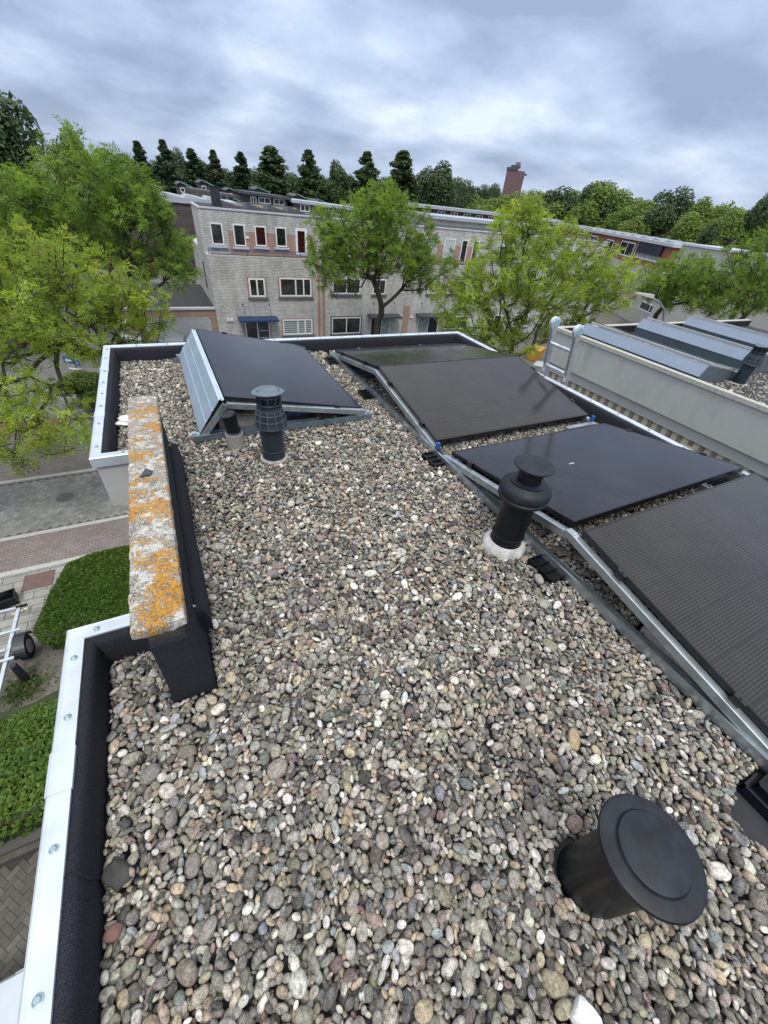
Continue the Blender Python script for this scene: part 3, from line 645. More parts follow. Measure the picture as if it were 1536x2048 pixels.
# ------------------------------------------------------------------ ladder
ld = thing('ladder', 'aluminium ladder with round end wheels leaning on the right roof edge', 'ladder', (5.55, 2.99, GZ))
ladm = M('scuffed_ladder_aluminium', (.58, .60, .62), .22, .32, .75, 10, bump=.1, bs=30)
def lx(z): return 3.782 - .195 * (z - .16)
for y in (3.165, 2.85):
    m = MB(); m.beam((lx(GZ) - 5.55, y - 2.99, 0), (lx(.63) - 5.55, y - 2.99, .63 - GZ), .040, .056, (1, 0, 0)); m.build('side_rail', ladm, ld, bevel=.004)
    zt = .665; o_ = MB(); pr = [(.0, -.024), (.050, -.024), (.062, -.017), (.062, .017), (.050, .024), (.0, .024)]
    n_ = 28; vs = []
    for rr, hh in pr:
        for k in range(n_):
            a = 2 * math.pi * k / n_; vs.append((rr * math.cos(a) + lx(zt) - 5.55, hh + y - 2.99, rr * math.sin(a) + zt - GZ))
    o_.add(vs, [(i * n_ + k, i * n_ + (k + 1) % n_, (i + 1) * n_ + (k + 1) % n_, (i + 1) * n_ + k) for i in range(5) for k in range(n_)])
    wheel = o_.build('end_wheel', M('ladder_wheel', (.55, .60, .62), .15, .35, .5), ld, smooth=True)
    b_ = MB().lathe([(.001, 0), (.036, 0), (.036, .004), (.001, .004)], n=20); hb = b_.build('hub', M('light_blue_hub', (.22, .40, .50), .1, .4), wheel)
    hb.rotation_euler = (R(90), 0, 0); hb.location = (lx(zt) - 5.55, y - 2.99 - .0245, zt - GZ)
z = .46
while z > GZ + .1:
    MB().tube([(lx(z) - 5.55, -.135, z - GZ), (lx(z) - 5.55, .17, z - GZ)], .019, 12).build('rung', ladm, ld, smooth=True); z -= .24

# ------------------------------------------------------------------ gravel
ICO = {}
for s in (1, 2, 3):
    bm = bmesh.new(); bmesh.ops.create_icosphere(bm, subdivisions=s, radius=1)
    ICO[s] = (np.array([v_.co[:] for v_ in bm.verts]), np.array([[v_.index for v_ in f.verts] for f in bm.faces])); bm.free()
PAL = [((.165, .153, .13), 3.6), ((.24, .223, .19), 3.8), ((.34, .315, .27), 2.6), ((.105, .098, .086), 2.3), ((.058, .055, .051), 1.5), ((.47, .445, .39), 1.4), ((.52, .50, .46), .34),
       ((.30, .245, .175), 1.7), ((.33, .27, .195), .6), ((.23, .175, .145), .5), ((.14, .098, .088), .3), ((.14, .145, .14), .9), ((.24, .255, .255), .4), ((.19, .175, .13), 1.4), ((.24, .17, .11), .07)]
PC = np.array([p[0] for p in PAL]); PWT = np.array([p[1] for p in PAL]); PWT /= PWT.sum()
t = NT('pebble_stone'); at = t.n('ShaderNodeVertexColor', layer_name='col'); ob = t.tc.outputs['Object']
mott = t.ramp(t.noise(ob, 85, 5, .75), [(.36, (.50, .49, .48)), (.5, (1.0,) * 3), (.64, (1.5, 1.48, 1.45))]); spk = t.ramp(t.noise(ob, 380, 3, .7), [(.38, (.66,) * 3), (.5, (1,) * 3), (.64, (1.28,) * 3)])
vein = t.ramp(t.noise(ob, 33, 3, .5, 1.5), [(.495, (0, 0, 0)), (.51, (.5,) * 3), (.525, (0, 0, 0))])
pc_ = t.mixc(1, t.mixc(1, at.outputs[0], mott, 'MULTIPLY'), spk, 'MULTIPLY')
t.set(Base_Color=t.mixc(vein, pc_, (.38, .36, .33)), Roughness=.72); t.b.inputs['Specular IOR Level'].default_value = .35
t.bump(t.noise(ob, 260, 3, .6), .22, .0015); pebm = t.m

def gravel(name, x0, x1, y0, y1, allowed, n, near, ztarget, seed, label, smean=.0140, res=.0035, lod_d=(1.95, 9), tcap=.041):
    rg = np.random.default_rng(seed)
    W, H = int((x1 - x0) / res), int((y1 - y0) / res); gx_, gy_ = np.meshgrid(x0 + (np.arange(W) + .5) * res, y0 + (np.arange(H) + .5) * res)
    ok = allowed(gx_, gy_); hm = np.where(ok, 0.0, 5.0).astype(np.float32)
    Nn = n; a_ = np.clip(smean * np.exp(rg.normal(0, .34, Nn)), .0065, .038); b_ = a_ * rg.uniform(.46, .88, Nn); c_ = a_ * rg.uniform(.30, .60, Nn); yaw = rg.uniform(0, np.pi, Nn)
    K = 9; cx_ = rg.uniform(x0, x1, (Nn, K)); cy_ = rg.uniform(y0, y1, (Nn, K)); ci = ((cy_ - y0) / res).astype(int).clip(0, H - 1); cj = ((cx_ - x0) / res).astype(int).clip(0, W - 1)
    P = []; 
    for i in range(Nn):
        k = int(np.argmin(hm[ci[i], cj[i]])); ii, jj = ci[i, k], cj[i, k]
        if hm[ii, jj] > 1: continue
        a, b, c = a_[i], b_[i], c_[i]; rr = int(a / res) + 1
        i0, i1, j0, j1 = max(ii - rr, 0), min(ii + rr + 1, H), max(jj - rr, 0), min(jj + rr + 1, W)
        yy = (np.arange(i0, i1) - ii)[:, None] * res; xx = (np.arange(j0, j1) - jj)[None, :] * res
        cs, sn = math.cos(yaw[i]), math.sin(yaw[i]); u = (xx * cs + yy * sn) / a; v_ = (-xx * sn + yy * cs) / b; q = 1 - u * u - v_ * v_; m_ = q > 0
        h = hm[i0:i1, j0:j1]; hh = h[m_]
        if hh.size == 0 or (hh > 1).mean() > .12: continue
        s_ = np.sqrt(q[m_]) * c; hh = np.where(hh > 1, 0, hh); need = hh + s_
        if hh.min() > tcap: continue
        zc = max(c * .7, (np.partition(need, -max(1, need.size // 12))[-max(1, need.size // 12)]) - .12 * c)
        if zc > tcap: continue
        # slope of what lies under it tilts the stone
        ug, vg = u[m_] * a, v_[m_] * b; w0 = hh - hh.mean(); su = float((w0 * ug).sum() / ((ug * ug).sum() + 1e-9)); sv = float((w0 * vg).sum() / ((vg * vg).sum() + 1e-9))
        nh = np.where(h > 1, h, np.maximum(h, np.where(m_, zc + np.sqrt(np.maximum(q, 0)) * c, 0))); hm[i0:i1, j0:j1] = nh
        P.append((x0 + (jj + .5) * res, y0 + (ii + .5) * res, zc, a, b, c, yaw[i], np.clip(su, -.7, .7), np.clip(sv, -.7, .7)))
    P = np.array(P); top = float(np.percentile(hm[ok], 60)); dz = -.046
    P[:, 2] += dz; print('cover', float((hm[ok] > .012).mean()), float(np.median(hm[ok])), float(np.percentile(hm[ok], 10)))
    cols = PC[rg.choice(len(PC), len(P), p=PWT)] * np.array([1.07, 1.07, 1.085]) * rg.uniform(.72, 1.28, (len(P), 1)); cols *= rg.uniform(.95, 1.05, (len(P), 3))
    dist = np.hypot(P[:, 0] - near[0], P[:, 1] - near[1]); Vs = []; Fs = []; Cs = []; base = 0
    for lo, hi, s in ((0, lod_d[0], 3), (lod_d[0], lod_d[1], 2), (lod_d[1], 1e9, 1)):
        idx = np.where((dist >= lo) & (dist < hi))[0]
        if len(idx) == 0: continue
        bv, bf = ICO[s]; nv = len(bv); Q = P[idx]; n_ = len(Q)
        # lumpy variants
        var = []
        for q_ in range(14):
            d = rg.normal(size=(5, 3)); d /= np.linalg.norm(d, axis=1)[:, None]; amp = rg.uniform(-.16, .16, 5); w_ = 1 + sum(amp[k] * np.maximum(0, bv @ d[k]) ** 2 for k in range(5)); pw = rg.uniform(.80, 1.0)
            vv = np.sign(bv) * np.abs(bv) ** pw; vv /= np.linalg.norm(vv, axis=1)[:, None] ** .6; var.append(vv * w_[:, None])
        var = np.array(var); T = var[rg.integers(0, 14, n_)] * Q[:, None, 3:6]
        al = np.arctan(Q[:, 7]) + rg.normal(0, .12, n_); be = np.arctan(Q[:, 8]) + rg.normal(0, .14, n_); x, y, z = T[..., 0], T[..., 1], T[..., 2]
        ca, sa = np.cos(al)[:, None], np.sin(al)[:, None]; x, z = x * ca - z * sa, x * sa + z * ca
        cb, sb = np.cos(be)[:, None], np.sin(be)[:, None]; y, z = y * cb - z * sb, y * sb + z * cb
        cy2, sy2 = np.cos(Q[:, 6])[:, None], np.sin(Q[:, 6])[:, None]; x, y = x * cy2 - y * sy2, x * sy2 + y * cy2
        V = np.stack([x + Q[:, 0:1], y + Q[:, 1:2], z + Q[:, 2:3]], -1).reshape(-1, 3)
        F = (bf[None] + (np.arange(n_) * nv)[:, None, None]).reshape(-1, 3) + base
        Vs.append(V); Fs.append(F); Cs.append(np.repeat(cols[idx], nv, 0)); base += len(V)
    print(name, 'pebbles', len(P), 'top', round(top, 4))
    return tag(npmesh(name, np.concatenate(Vs), np.concatenate(Fs), pebm, col=np.concatenate(Cs), smooth=True), kind='stuff', label=label, cat='gravel')
def allow(x, y):
    o = (x > -.492) & (x < 3.62) & (y > -.62) & (y < 4.725)
    o &= ~((x < -.125) & (x > -.283) & (y > .905) & (y < 2.73)); o &= ~((x < -.283) & (y > 1.185) & (y < 2.705))
    for (cx, cy, r) in ((.50, 2.50, .088), (1.525, 1.135, .118), (.795, -.135, .090), (.265, 2.76, .060)): o &= (x - cx) ** 2 + (y - cy) ** 2 > r * r
    o &= ~((x > XL - .028) & (x < XL + .028)); o &= ~((y > 2.873) & (y < 2.88) & (x > 0) & (x < 1.46))
    for yb in (4.33, 3.35, 2.09, .88, -.33): o &= ~((x > XL - .125) & (x < XL - .02) & (y > yb - .085) & (y < yb + .085))
    o &= ~((x > 1.725) & (x < 2.02) & (y > .06) & (y < .41)); o &= ~((x > XL + .03) & (x < XL + .45) & (((y > 3.79) & (y < 4.11)) | ((y > 1.29) & (y < 1.61))))
    wob = .035 * np.sin(x * 31 + 1) + .02 * np.sin(y * 57)
    bare = (x + wob > 1.40) & (y + wob < -.235 + .0 * x) & (y > -.46 - .25 * (x - 1.3)) ; o &= ~(bare & (x < 2.2)); o &= ~((x > 1.56) & (x < 2.2) & (y < -.22))
    return o
gravel('gravel', -.50, 3.63, -.63, 4.73, allow, 200000, (0, 0), .004, 11, 'round river gravel covering our flat roof')
# a few strays on the bare felt
rg0 = random.Random(4)
rock('dark_stone', (-.452, .46, .004), (.029, .040, .012), 3.3, darkst, 'large flat dark stone against the left felt edge', 'stone', .55, .5)
rock('reddish_stone', (-.462, .335, .006), (.022, .018, .012), 5.1, M('reddish_stone_skin', (.17, .09, .075), .2, .8, 0, 40, bump=.3), 'round dull red stone by the left felt edge near the viewer', 'stone', .15)
rock('render_lump', (.56, -.325, .014), (.028, .032, .024), 8.2, whitest, 'chipped white lump of render at the bottom edge beside the wide black lid', 'rubble', .07, .3, sharp=True)
rock('white_rag', (-.42, 3.30, .02), (.085, .065, .022), 2.2, whitest, 'crumpled white plaster scrap on the gravel behind the lichen wall', 'rubble', .7, .2)
tag(MB().prism([(-.258, 1.80), (-.232, 1.865), (-.205, 1.835), (-.212, 1.805)], 'z', .434, .440).build('felt_scrap', M('felt_scrap_skin', (.05, .053, .062), .2, .8)), 'small torn piece of dark felt on the lichen covered slab', 'felt scrap')
#@@PART2@@
# ------------------------------------------------------------------ neighbour roof on the right
nb = thing('neighbour_house', 'neighbouring house with grey white fascia, striped cladding and gravel roof with wind plates', 'house', (9, 1, GZ))
def nbp(m, nm, mat, par=None, **k): return m.build(nm, mat, nb if par is None else par, loc=(-9, -1, -GZ) if par is None else None, **k)
NX = 5.8; NYE = 4.93; NY0 = -6; NX1 = 11.9
nfas = NT('stained_fascia_panel'); ob = nfas.tc.outputs['Object']; mpp = nfas.n('ShaderNodeMapping'); mpp.inputs['Scale'].default_value = (1, 1.3, .6); nfas.l(ob, mpp.inputs[0])
nfas.set(Base_Color=nfas.mixc(nfas.ramp(nfas.noise(mpp.outputs[0], 3.2, 6, .68), [(.48, (0, 0, 0)), (.78, (.55,) * 3)]), (.40, .41, .39), (.22, .235, .205)), Roughness=.6); nfas.bump(nfas.noise(ob, 50, 3), .08, .004); nfas = nfas.m
for y0, y1 in ((NY0, 1.2), (1.204, 4.30), (4.304, NYE)):
    nbp(MB().box(NX, NX + .03, y0, y1, -.43, .052), 'fascia_panel', nfas)
nbp(MB().box(NX + .03, NX1, NYE - .03, NYE, -.43, .052), 'fascia_panel', nfas)
m = MB()
for y0, y1 in ((NY0, 2.28), (2.284, NYE + .02)): m.box(NX - .02, NX + .07, y0, y1, .055, .110)
m.box(NX + .07, NX1, NYE - .07, NYE + .02, .055, .110); nbp(m, 'roof_edging', M('weathered_edging_stone', (.40, .39, .34), .22, .85, 0, 40, bump=.3, bs=140), bevel=.004)
nbp(MB().box(NX + .06, NX + .075, NY0, NYE - .07, -.2, .10).box(NX + .07, NX1, NYE - .085, NYE - .07, -.2, .10), 'felt_upstand', felt)
m = MB().box(NX + .03, NX + .06, NY0, 3.35, -.575, -.43).box(NX + .03, NX + .06, 3.354, NYE - .03, -.575, -.43); nbp(m, 'lower_fascia_band', M('grey_shaded_band', (.33, .345, .34), .08, .6, 0, 3))
nbp(MB().box(NX + .2, NX1, NY0, NYE - .1, -.3, -.005), 'roof_deck', bpy.data.materials['worn_roofing_felt'])
t = NT('striped_corrugated_cladding'); ob = t.tc.outputs['Object']; sp = t.n('ShaderNodeSeparateXYZ'); t.l(ob, sp.inputs[0])
fr = t.math('FRACT', t.math('MULTIPLY', t.math('SUBTRACT', sp.outputs[1], NY0), 1 / .15)); mpp = t.n('ShaderNodeMapping'); mpp.inputs['Scale'].default_value = (1, 9, .6); t.l(ob, mpp.inputs[0]); sn = t.noise(mpp.outputs[0], 4, 5, .7)
dirt = t.math('MULTIPLY', t.ramp(fr, [(.45, (0,) * 3), (.58, (1,) * 3), (.9, (.55,) * 3)]), t.ramp(sn, [(.28, (.25,) * 3), (.55, (1,) * 3)]))
t.set(Base_Color=t.mixc(dirt, (.50, .455, .36), (.17, .125, .085)), Roughness=.7)
m = MB(); P = []; y = NY0
prof = []
while y < NYE - .05:
    prof += [(NX + .065, y), (NX + .065, y + .075), (NX + .085, y + .09), (NX + .085, y + .135)]; y += .15
vs = [(a, b, zz_) for zz_ in (-3.2, -.56) for a, b in prof]; K = len(prof)
m.add(vs, [(k, k + 1, K + k + 1, K + k) for k in range(K - 1)]); nbp(m, 'corrugated_cladding', t.m)
nbp(MB().box(NX + .1, NX1, NY0, NYE - .3, GZ, -.31), 'wall', greybrick_y)
vt = MB().box(NX + .045, NX + .062, 2.12, 2.32, -.80, -.655)
for k in range(7): vt.box(NX + .036, NX + .046, 2.13, 2.31, -.79 + k * .019, -.781 + k * .019)
nbp(vt, 'vent_grille', M('beige_grille', (.40, .37, .30), .1))
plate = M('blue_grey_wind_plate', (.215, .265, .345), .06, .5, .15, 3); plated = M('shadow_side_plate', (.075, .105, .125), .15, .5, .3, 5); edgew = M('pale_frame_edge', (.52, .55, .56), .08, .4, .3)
rows = [(5.985, 2.62, 4.60, 'first row of blue grey wind plates nearest the ladder on the neighbouring roof'),
        (7.50, 2.70, 4.66, 'middle row of blue grey wind plates behind the first on the neighbouring roof'), (9.02, 2.2, 4.72, 'rearmost row of blue grey wind plates on the neighbouring roof')]
for x, y0, y1, lb in rows:
    rw = thing('panel_row', lb, 'solar panel row', (x, (y0 + y1) / 2, 0), group='panel rows on the neighbouring roof'); off = (-x, -(y0 + y1) / 2, 0)
    if x > 6.5: zo = .03
    else: zo = 0
    MB().add([(x, y0, .105 + zo), (x + .085, y0, .238 + zo), (x + .085, y1, .238 + zo), (x, y1, .105 + zo), (x + .004, y0, .10 + zo), (x + .09, y0, .236 + zo), (x + .09, y1, .236 + zo), (x + .004, y1, .10 + zo)], [(0, 1, 2, 3), (4, 7, 6, 5), (0, 3, 7, 4), (1, 5, 6, 2), (0, 4, 5, 1), (3, 2, 6, 7)]).build('wind_plate', plate, rw, loc=off)
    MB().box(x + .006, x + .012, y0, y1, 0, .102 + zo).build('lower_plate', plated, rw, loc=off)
    MB().beam((x + .088, y0, .240 + zo), (x + .088, y1, .240 + zo), .012, .006).build('fold_edge', edgew, rw, loc=off)
    m = MB(); m.prism([(x + .185, .232 + zo), (x + .185, .262 + zo), (x + .215, .262 + zo), (x + 1.17, .095 + zo), (x + 1.17, .065 + zo)], 'y', y0 + .02, y1 - .01); m.build('panel', edgew, rw, loc=off)
    MB().add([(x + .21, y0 + .03, .2645 + zo), (x + 1.16, y0 + .03, .099 + zo), (x + 1.16, y1 - .02, .099 + zo), (x + .21, y1 - .02, .2645 + zo)], [(0, 1, 2, 3)]).build('glass', cells, rw, loc=off)
    MB().prism([(x + .01, .0), (x + .004, .10 + zo), (x + .09, .236 + zo), (x + .17, .236 + zo), (x + 1.20, .05), (x + 1.14, -.003)], 'y', y0 - .012, y0 - .004).build('end_plate', M('grey_end_plate', (.12, .155, .175), .1, .5, .4), rw, loc=off)
    m = MB()
    for a, b in ((.06, .19), (.20, .21), (.9, .05)): m.lathe([(.007, 0), (.007, .004), (.001, .005)], n=8)
def nallow(x, y):
    o = (x > NX + .09) & (y < 4.8)
    for rx, y0, y1, _ in rows: o &= ~((x > rx - .02) & (x < rx + 1.22) & (y > y0) & (y < y1))
    return o
gravel('gravel', NX + .08, 9.2, .9, 4.85, nallow, 21000, (0, 0), .002, 5, 'pale gravel on the neighbouring roof', smean=.021, res=.006, lod_d=(.1, 7.4))
nv = cowl_vent((6.83, 2.50, 0), 'dark vent pipe with stepped collar on the neighbouring roof beside the wind plates')
fb = thing('next_house', 'grey parapet corner of the house beyond the neighbouring roof at the right edge', 'house', (16, 1, GZ))
MB().box(12.2, 20, -8, 4.94, 1.0, -GZ - .30).build('wall', nfas, fb, loc=(-16, -1, 0)); MB().box(12.17, 20.03, -8.03, 4.97, -GZ - .30, -GZ - .24).build('roof_edging', concl, fb, loc=(-16, -1, 0)); 
MB().box(12.3, 19.9, -7.9, 4.84, -.24, -.22).build('roof_deck', felt, fb, loc=(-16, -1, -GZ))

# ------------------------------------------------------------------ opposite terrace
FY = 34.0
def win(par, off, x0, x1, z0, z1, y, mul=(), fw=.07, gm_=None, fm=None, transom=None, surround=None, sill=None, ax='x', nm='window'):
    """frame with bars + pane sub-part; y = wall face; ax 'x' faces -y"""
    gm_ = gm_ or glass; fm = fm or whitew
    m = MB(); a, b = y - .035, y + .06
    m.box(x0, x1, a, b, z0, z0 + fw); m.box(x0, x1, a, b, z1 - fw, z1); m.box(x0, x0 + fw, a, b, z0 + fw, z1 - fw); m.box(x1 - fw, x1, a, b, z0 + fw, z1 - fw)
    for t_ in mul: xm = x0 + (x1 - x0) * t_; m.box(xm - fw * .5, xm + fw * .5, a + .004, b, z0 + fw, z1 - fw)
    if transom: zt = z0 + (z1 - z0) * transom; m.box(x0 + fw, x1 - fw, a + .008, b, zt - fw * .4, zt + fw * .4)
    w_ = m.build(nm, fm, par, loc=off)
    MB().box(x0 + fw, x1 - fw, y - .010, y + .03, z0 + fw, z1 - fw).build('pane', gm_, w_)
    if surround:
        s = MB(); s.box(x0 - .13, x0 - .002, y - .012, y + .02, z0 - .05, z1 + .09); s.box(x1 + .002, x1 + .13, y - .012, y + .02, z0 - .05, z1 + .09); s.box(x0 - .002, x1 + .002, y - .012, y + .02, z1 + .002, z1 + .09)
        s.build('surround', surround, w_)
    if sill: MB().box(x0 - .16, x1 + .16, y - .12, y + .02, z0 - .17, z0 - .055).build('sill', sill, w_)
    return w_
sillm = M('dark_stone_sill', (.10, .095, .095), .15, .7); silll = M('white_sill', (.48, .50, .54), .1, .5)
def door(par, off, x0, x1, z0, z1, y, col, split, side_left=True, panels=0):
    m = MB(); fw = .07; xm = x0 + (x1 - x0) * split
    m.box(x0, x1, y - .03, y + .05, z1 - fw, z1)
    for q in (x0, xm - fw / 2, x1 - fw): m.box(q, q + fw, y - .03, y + .05, z0, z1 - fw)
    d = m.build('door', whitew, par, loc=off)
    sx0, sx1, dx0, dx1 = (x0 + fw, xm - fw / 2, xm + fw / 2, x1 - fw) if side_left else (xm + fw / 2, x1 - fw, x0 + fw, xm - fw / 2)
    MB().box(sx0, sx1, y - .008, y + .02, z0 + .45, z1 - fw).build('side_pane', curtain if col is navy else glass, d)
    MB().box(sx0, sx1, y - .02, y + .02, z0, z0 + .45).build('side_panel', whitew, d)
    MB().box(dx0, dx1, y - .012, y + .02, z0, z1 - fw).build('door_leaf', col, d)
    if panels:
        m = MB()
        for k in range(panels): h_ = (z1 - z0 - .3) / panels; m.box(dx0 + .12, dx1 - .12, y - .018, y - .010, z0 + .12 + k * h_, z0 + .12 + (k + .78) * h_)
        m.build('door_glass', glass, d)
        m = MB()
        for k in range(panels - 1): m.box(dx0 + .10, dx1 - .10, y - .024, y - .012, z0 + .12 + (k + .80) * h_, z0 + .12 + (k + .86) * h_)
        m.build('glazing_bar', whitew, d)
    MB().box(dx1 - .14, dx1 - .10, y - .06, y - .012, z0 + 1.0, z0 + 1.12).build('handle', galv, d)
def canopy(par, off, x0, x1, z, y, mat, rods=True):
    m = MB(); m.prism([(y + .0, z + .06), (y + .0, z + .16), (y - .9, z + .06), (y - .9, z - .05)], 'x', x0, x1)
    c = m.build('canopy', mat, par, loc=off)
    for xx in (x0 + .5, x1 - .5):
        MB().tube([(xx, y - .7, z + .08), (xx, y - .01, z + 1.0)], .015, 5).box(xx - .06, xx + .06, y - .02, y, z + .94, z + 1.06).build('tie_rod', mat, c)
units = []
def terrace(i, x0, x1, label, cols):
    off = (-(x0 + x1) / 2, -FY - 5, -GZ)
    h = thing('terraced_house', label, 'house', ((x0 + x1) / 2, FY + 5, GZ), group='pale brick terraced houses opposite')
    eps = .0 if i == 0 else .0
    m = MB(); m.box(x0 + eps, x1 - .003, FY, FY + 10, GZ, -2.90); m.build('lower_wall', greybrick, h, loc=off)
    MB().box(x0 + .003, x1 - .006, FY + .001, FY + .30, -2.898, -2.82).box(x0 + .003, x0 + .30, FY + .30, FY + 1.3, -2.898, -2.82).build('parapet_cap', concl, h, loc=off)
    MB().box(x0 + .30, x1, FY + .30, FY + 1.2, -2.899, -2.88).build('roof_terrace', bpy.data.materials['worn_roofing_felt'], h, loc=off)
    MB().box(x0 + .0, x1 - .003, FY + 1.2, FY + 5.2, -2.88, -.31).build('upper_wall', greybrick, h, loc=off)
    if cols.get('band'): MB().box(cols['band'][0], cols['band'][1], FY + 1.196, FY + 1.2, -2.87, -1.46).build('pink_brick_band', pinkbrick, h, loc=off)
    MB().box(x0 - .03, x1 - .005, FY + 1.14, FY + 5.26, -.312, -.22).build('roof_edge', silll, h, loc=off)
    MB().box(x0 + .15, x1 - .15, FY + 1.4, FY + 5.0, -.22, -.19).build('roof', bpy.data.materials['worn_roofing_felt'], h, loc=off)
    rl = MB()
    for zz_ in (-2.44, -2.56): rl.tube([(x0 + .15, FY + .12, zz_), (x1 - .1, FY + .12, zz_)], .022, 6)
    xx = x0 + .15
    while xx < x1: rl.tube([(xx, FY + .12, -2.82), (xx, FY + .12, -2.43)], .02, 6); xx += 1.3
    rl.build('railing', cols['rail'], h, loc=off)
    return h, off
railb = M('blue_railing_paint', (.02, .045, .15), .2, .45); raild = M('dark_railing_paint', (.04, .045, .055), .2, .45)
h, off = terrace(0, 3.58, 11.72, 'pale brick terraced house with blue canopy, blue front door and blue terrace railing opposite', {'rail': railb, 'band': (5.35, 11.7)})
Yu = FY + 1.2; k_ = Yu / FY
def sc_(x, z): return x * k_, 1.55 + (z - 1.55) * k_
for n_, (x0, z1, x1, z0) in enumerate([(4.13, -1.02, 4.76, -2.20), (5.60, -1.0, 6.23, -2.22), (7.05, -1.02, 7.67, -2.16), (8.50, -1.0, 9.12, -2.13)]):
    a, b = sc_(x0, z1); c_, d = sc_(x1, z0)
    win(h, off, a - .08, c_ + .08, d, b + .04, Yu, gm_=M('dark_red_curtain_glass', (.035, .008, .008), .4, .1) if n_ == 2 else glass, sill=silll, fw=.08)
a, b = sc_(9.86, -.95); c_, d = sc_(10.62, -2.60); win(h, off, a, c_ + .1, d, b, Yu, gm_=bpy.data.materials['dark_red_curtain_glass'], fw=.16, nm='terrace_door')
MB().box(6.55, 6.75, Yu - .08, Yu, -1.86, -1.72).build('wall_lamp', whitew, h, loc=off)
win(h, off, 6.17, 7.36, -5.41, -4.16, FY, mul=(.5,), fw=.11, surround=pinkbrick, sill=sillm)
win(h, off, 8.46, 10.98, -5.37, -4.09, FY, mul=(.5, .75), fw=.10, surround=pinkbrick, sill=sillm)
win(h, off, 8.52, 11.0, -8.22, -7.04, FY, mul=(.5, .75), fw=.09, surround=pinkbrick, sill=sillm, gm_=blindglass)
door(h, off, 5.55, 7.43, -8.90, -7.04, FY, bluep, .5, True, 3)
[MB().box(q_, q_ + .13, FY - .012, FY + .02, -8.9, -6.98).build('door_surround', pinkbrick, h, loc=off) for q_ in (5.42, 7.43)]
canopy(h, off, 5.07, 8.05, -6.92, FY, bluep)
for xx in (4.28, 4.52): MB().box(xx, xx + .17, FY - .12, FY, -7.05, -6.88).build('wall_lamp', whitew, h, loc=off)
MB().tube([(11.86, FY - .06, -8.9), (11.86, FY - .06, -3.2)], .045, 8).build('drainpipe', M('beige_drainpipe', (.42, .33, .27), .1), h, loc=off)
MB().box(11.50, 11.71, FY - .01, FY + .02, -8.9, -2.93).build('brick_strip', pinkbrick, h, loc=off)
MB().box(3.60, 3.64, FY + 3, FY + 3.6, -5.4, -3.7).build('side_window_recess', M('dark_recess', (.05, .04, .04), .2), h, loc=(off[0] - .05, off[1], off[2]))
h, off = terrace(1, 11.72, 19.95, 'pale brick terraced house behind the middle street tree, black canopy on its right', {'rail': raild, 'band': (12.2, 19.9)})
MB().box(11.93, 12.12, FY - .01, FY + .02, -8.9, -2.93).build('brick_strip', pinkbrick, h, loc=off)
win(h, off, 12.74, 15.42, -8.28, -6.96, FY, mul=(.5,), fw=.08, sill=sillm, surround=sillm)
win(h, off, 12.76, 15.23, -5.17, -4.05, FY, mul=(.5,), fw=.08, sill=sillm)
win(h, off, 16.4, 17.6, -5.17, -4.05, FY, mul=(.5,), fw=.08, sill=sillm)
door(h, off, 16.39, 18.36, -8.90, -6.95, FY, navy, .56, False)
canopy(h, off, 16.03, 19.1, -6.88, FY, raild)
MB().box(19.62, 20.28, FY - .013, FY + .02, -8.9, -6.11).build('brick_strip', pinkbrick, h, loc=off)
MB().box(19.28, 19.52, FY - .10, FY, -7.1, -6.95).build('wall_lamp', whitew, h, loc=off)
for x0 in (12.6, 14.2, 16.0, 17.8): win(h, off, x0, x0 + .85, -2.6, -.98, Yu, fw=.08, sill=silll)
h, off = terrace(2, 19.95, 28.3, 'pale brick terraced house with dark blue front door between the two street trees', {'rail': raild, 'band': (20.3, 27.6)})
MB().box(20.42, 20.66, FY - .10, FY, -7.1, -6.95).build('wall_lamp', whitew, h, loc=off)
door(h, off, 21.34, 23.64, -8.90, -6.95, FY, navy, .5, True)
canopy(h, off, 20.98, 24.48, -6.88, FY, raild)
win(h, off, 24.31, 27.25, -8.22, -7.06, FY, mul=(.5,), fw=.08, sill=sillm)
win(h, off, 21.89, 23.3, -5.09, -4.02, FY, mul=(.5,), fw=.08, surround=pinkbrick, sill=sillm, gm_=curtain)
win(h, off, 24.05, 26.16, -5.07, -3.98, FY, mul=(.5,), fw=.08, surround=pinkbrick, sill=sillm)
for x0, x1, mt in ((21.3, 23.0, whitew), (23.7, 24.9, whitew), (25.6, 26.3, glass), (26.9, 27.6, glass)): win(h, off, x0, x1, -2.75, -.98, Yu, fw=.08, gm_=M('pale_shutter', (.45, .47, .47), .08) if mt is whitew else glass)
h, off = terrace(3, 28.3, 36.6, 'pale brick terraced house mostly hidden behind the right street tree', {'rail': raild})
for x0, z0 in ((29.5, -5.1), (32.5, -5.1), (29.5, -8.2), (33.2, -8.2), (30.2, -2.4), (33.4, -2.4)): win(h, off, x0, x0 + 2.0, z0, z0 + 1.2, FY if z0 < -3 else Yu, mul=(.5,), fw=.08, sill=sillm)
h, off = terrace(4, 36.6, 45.0, 'pale brick terraced house at the right end of the opposite row', {'rail': raild})
for x0, z0 in ((38, -5.1), (41.5, -5.1), (38, -8.2), (41.8, -8.2), (38.6, -2.4)): win(h, off, x0, x0 + 2.0, z0, z0 + 1.2, FY if z0 < -3 else Yu, mul=(.5,), fw=.08, sill=sillm)
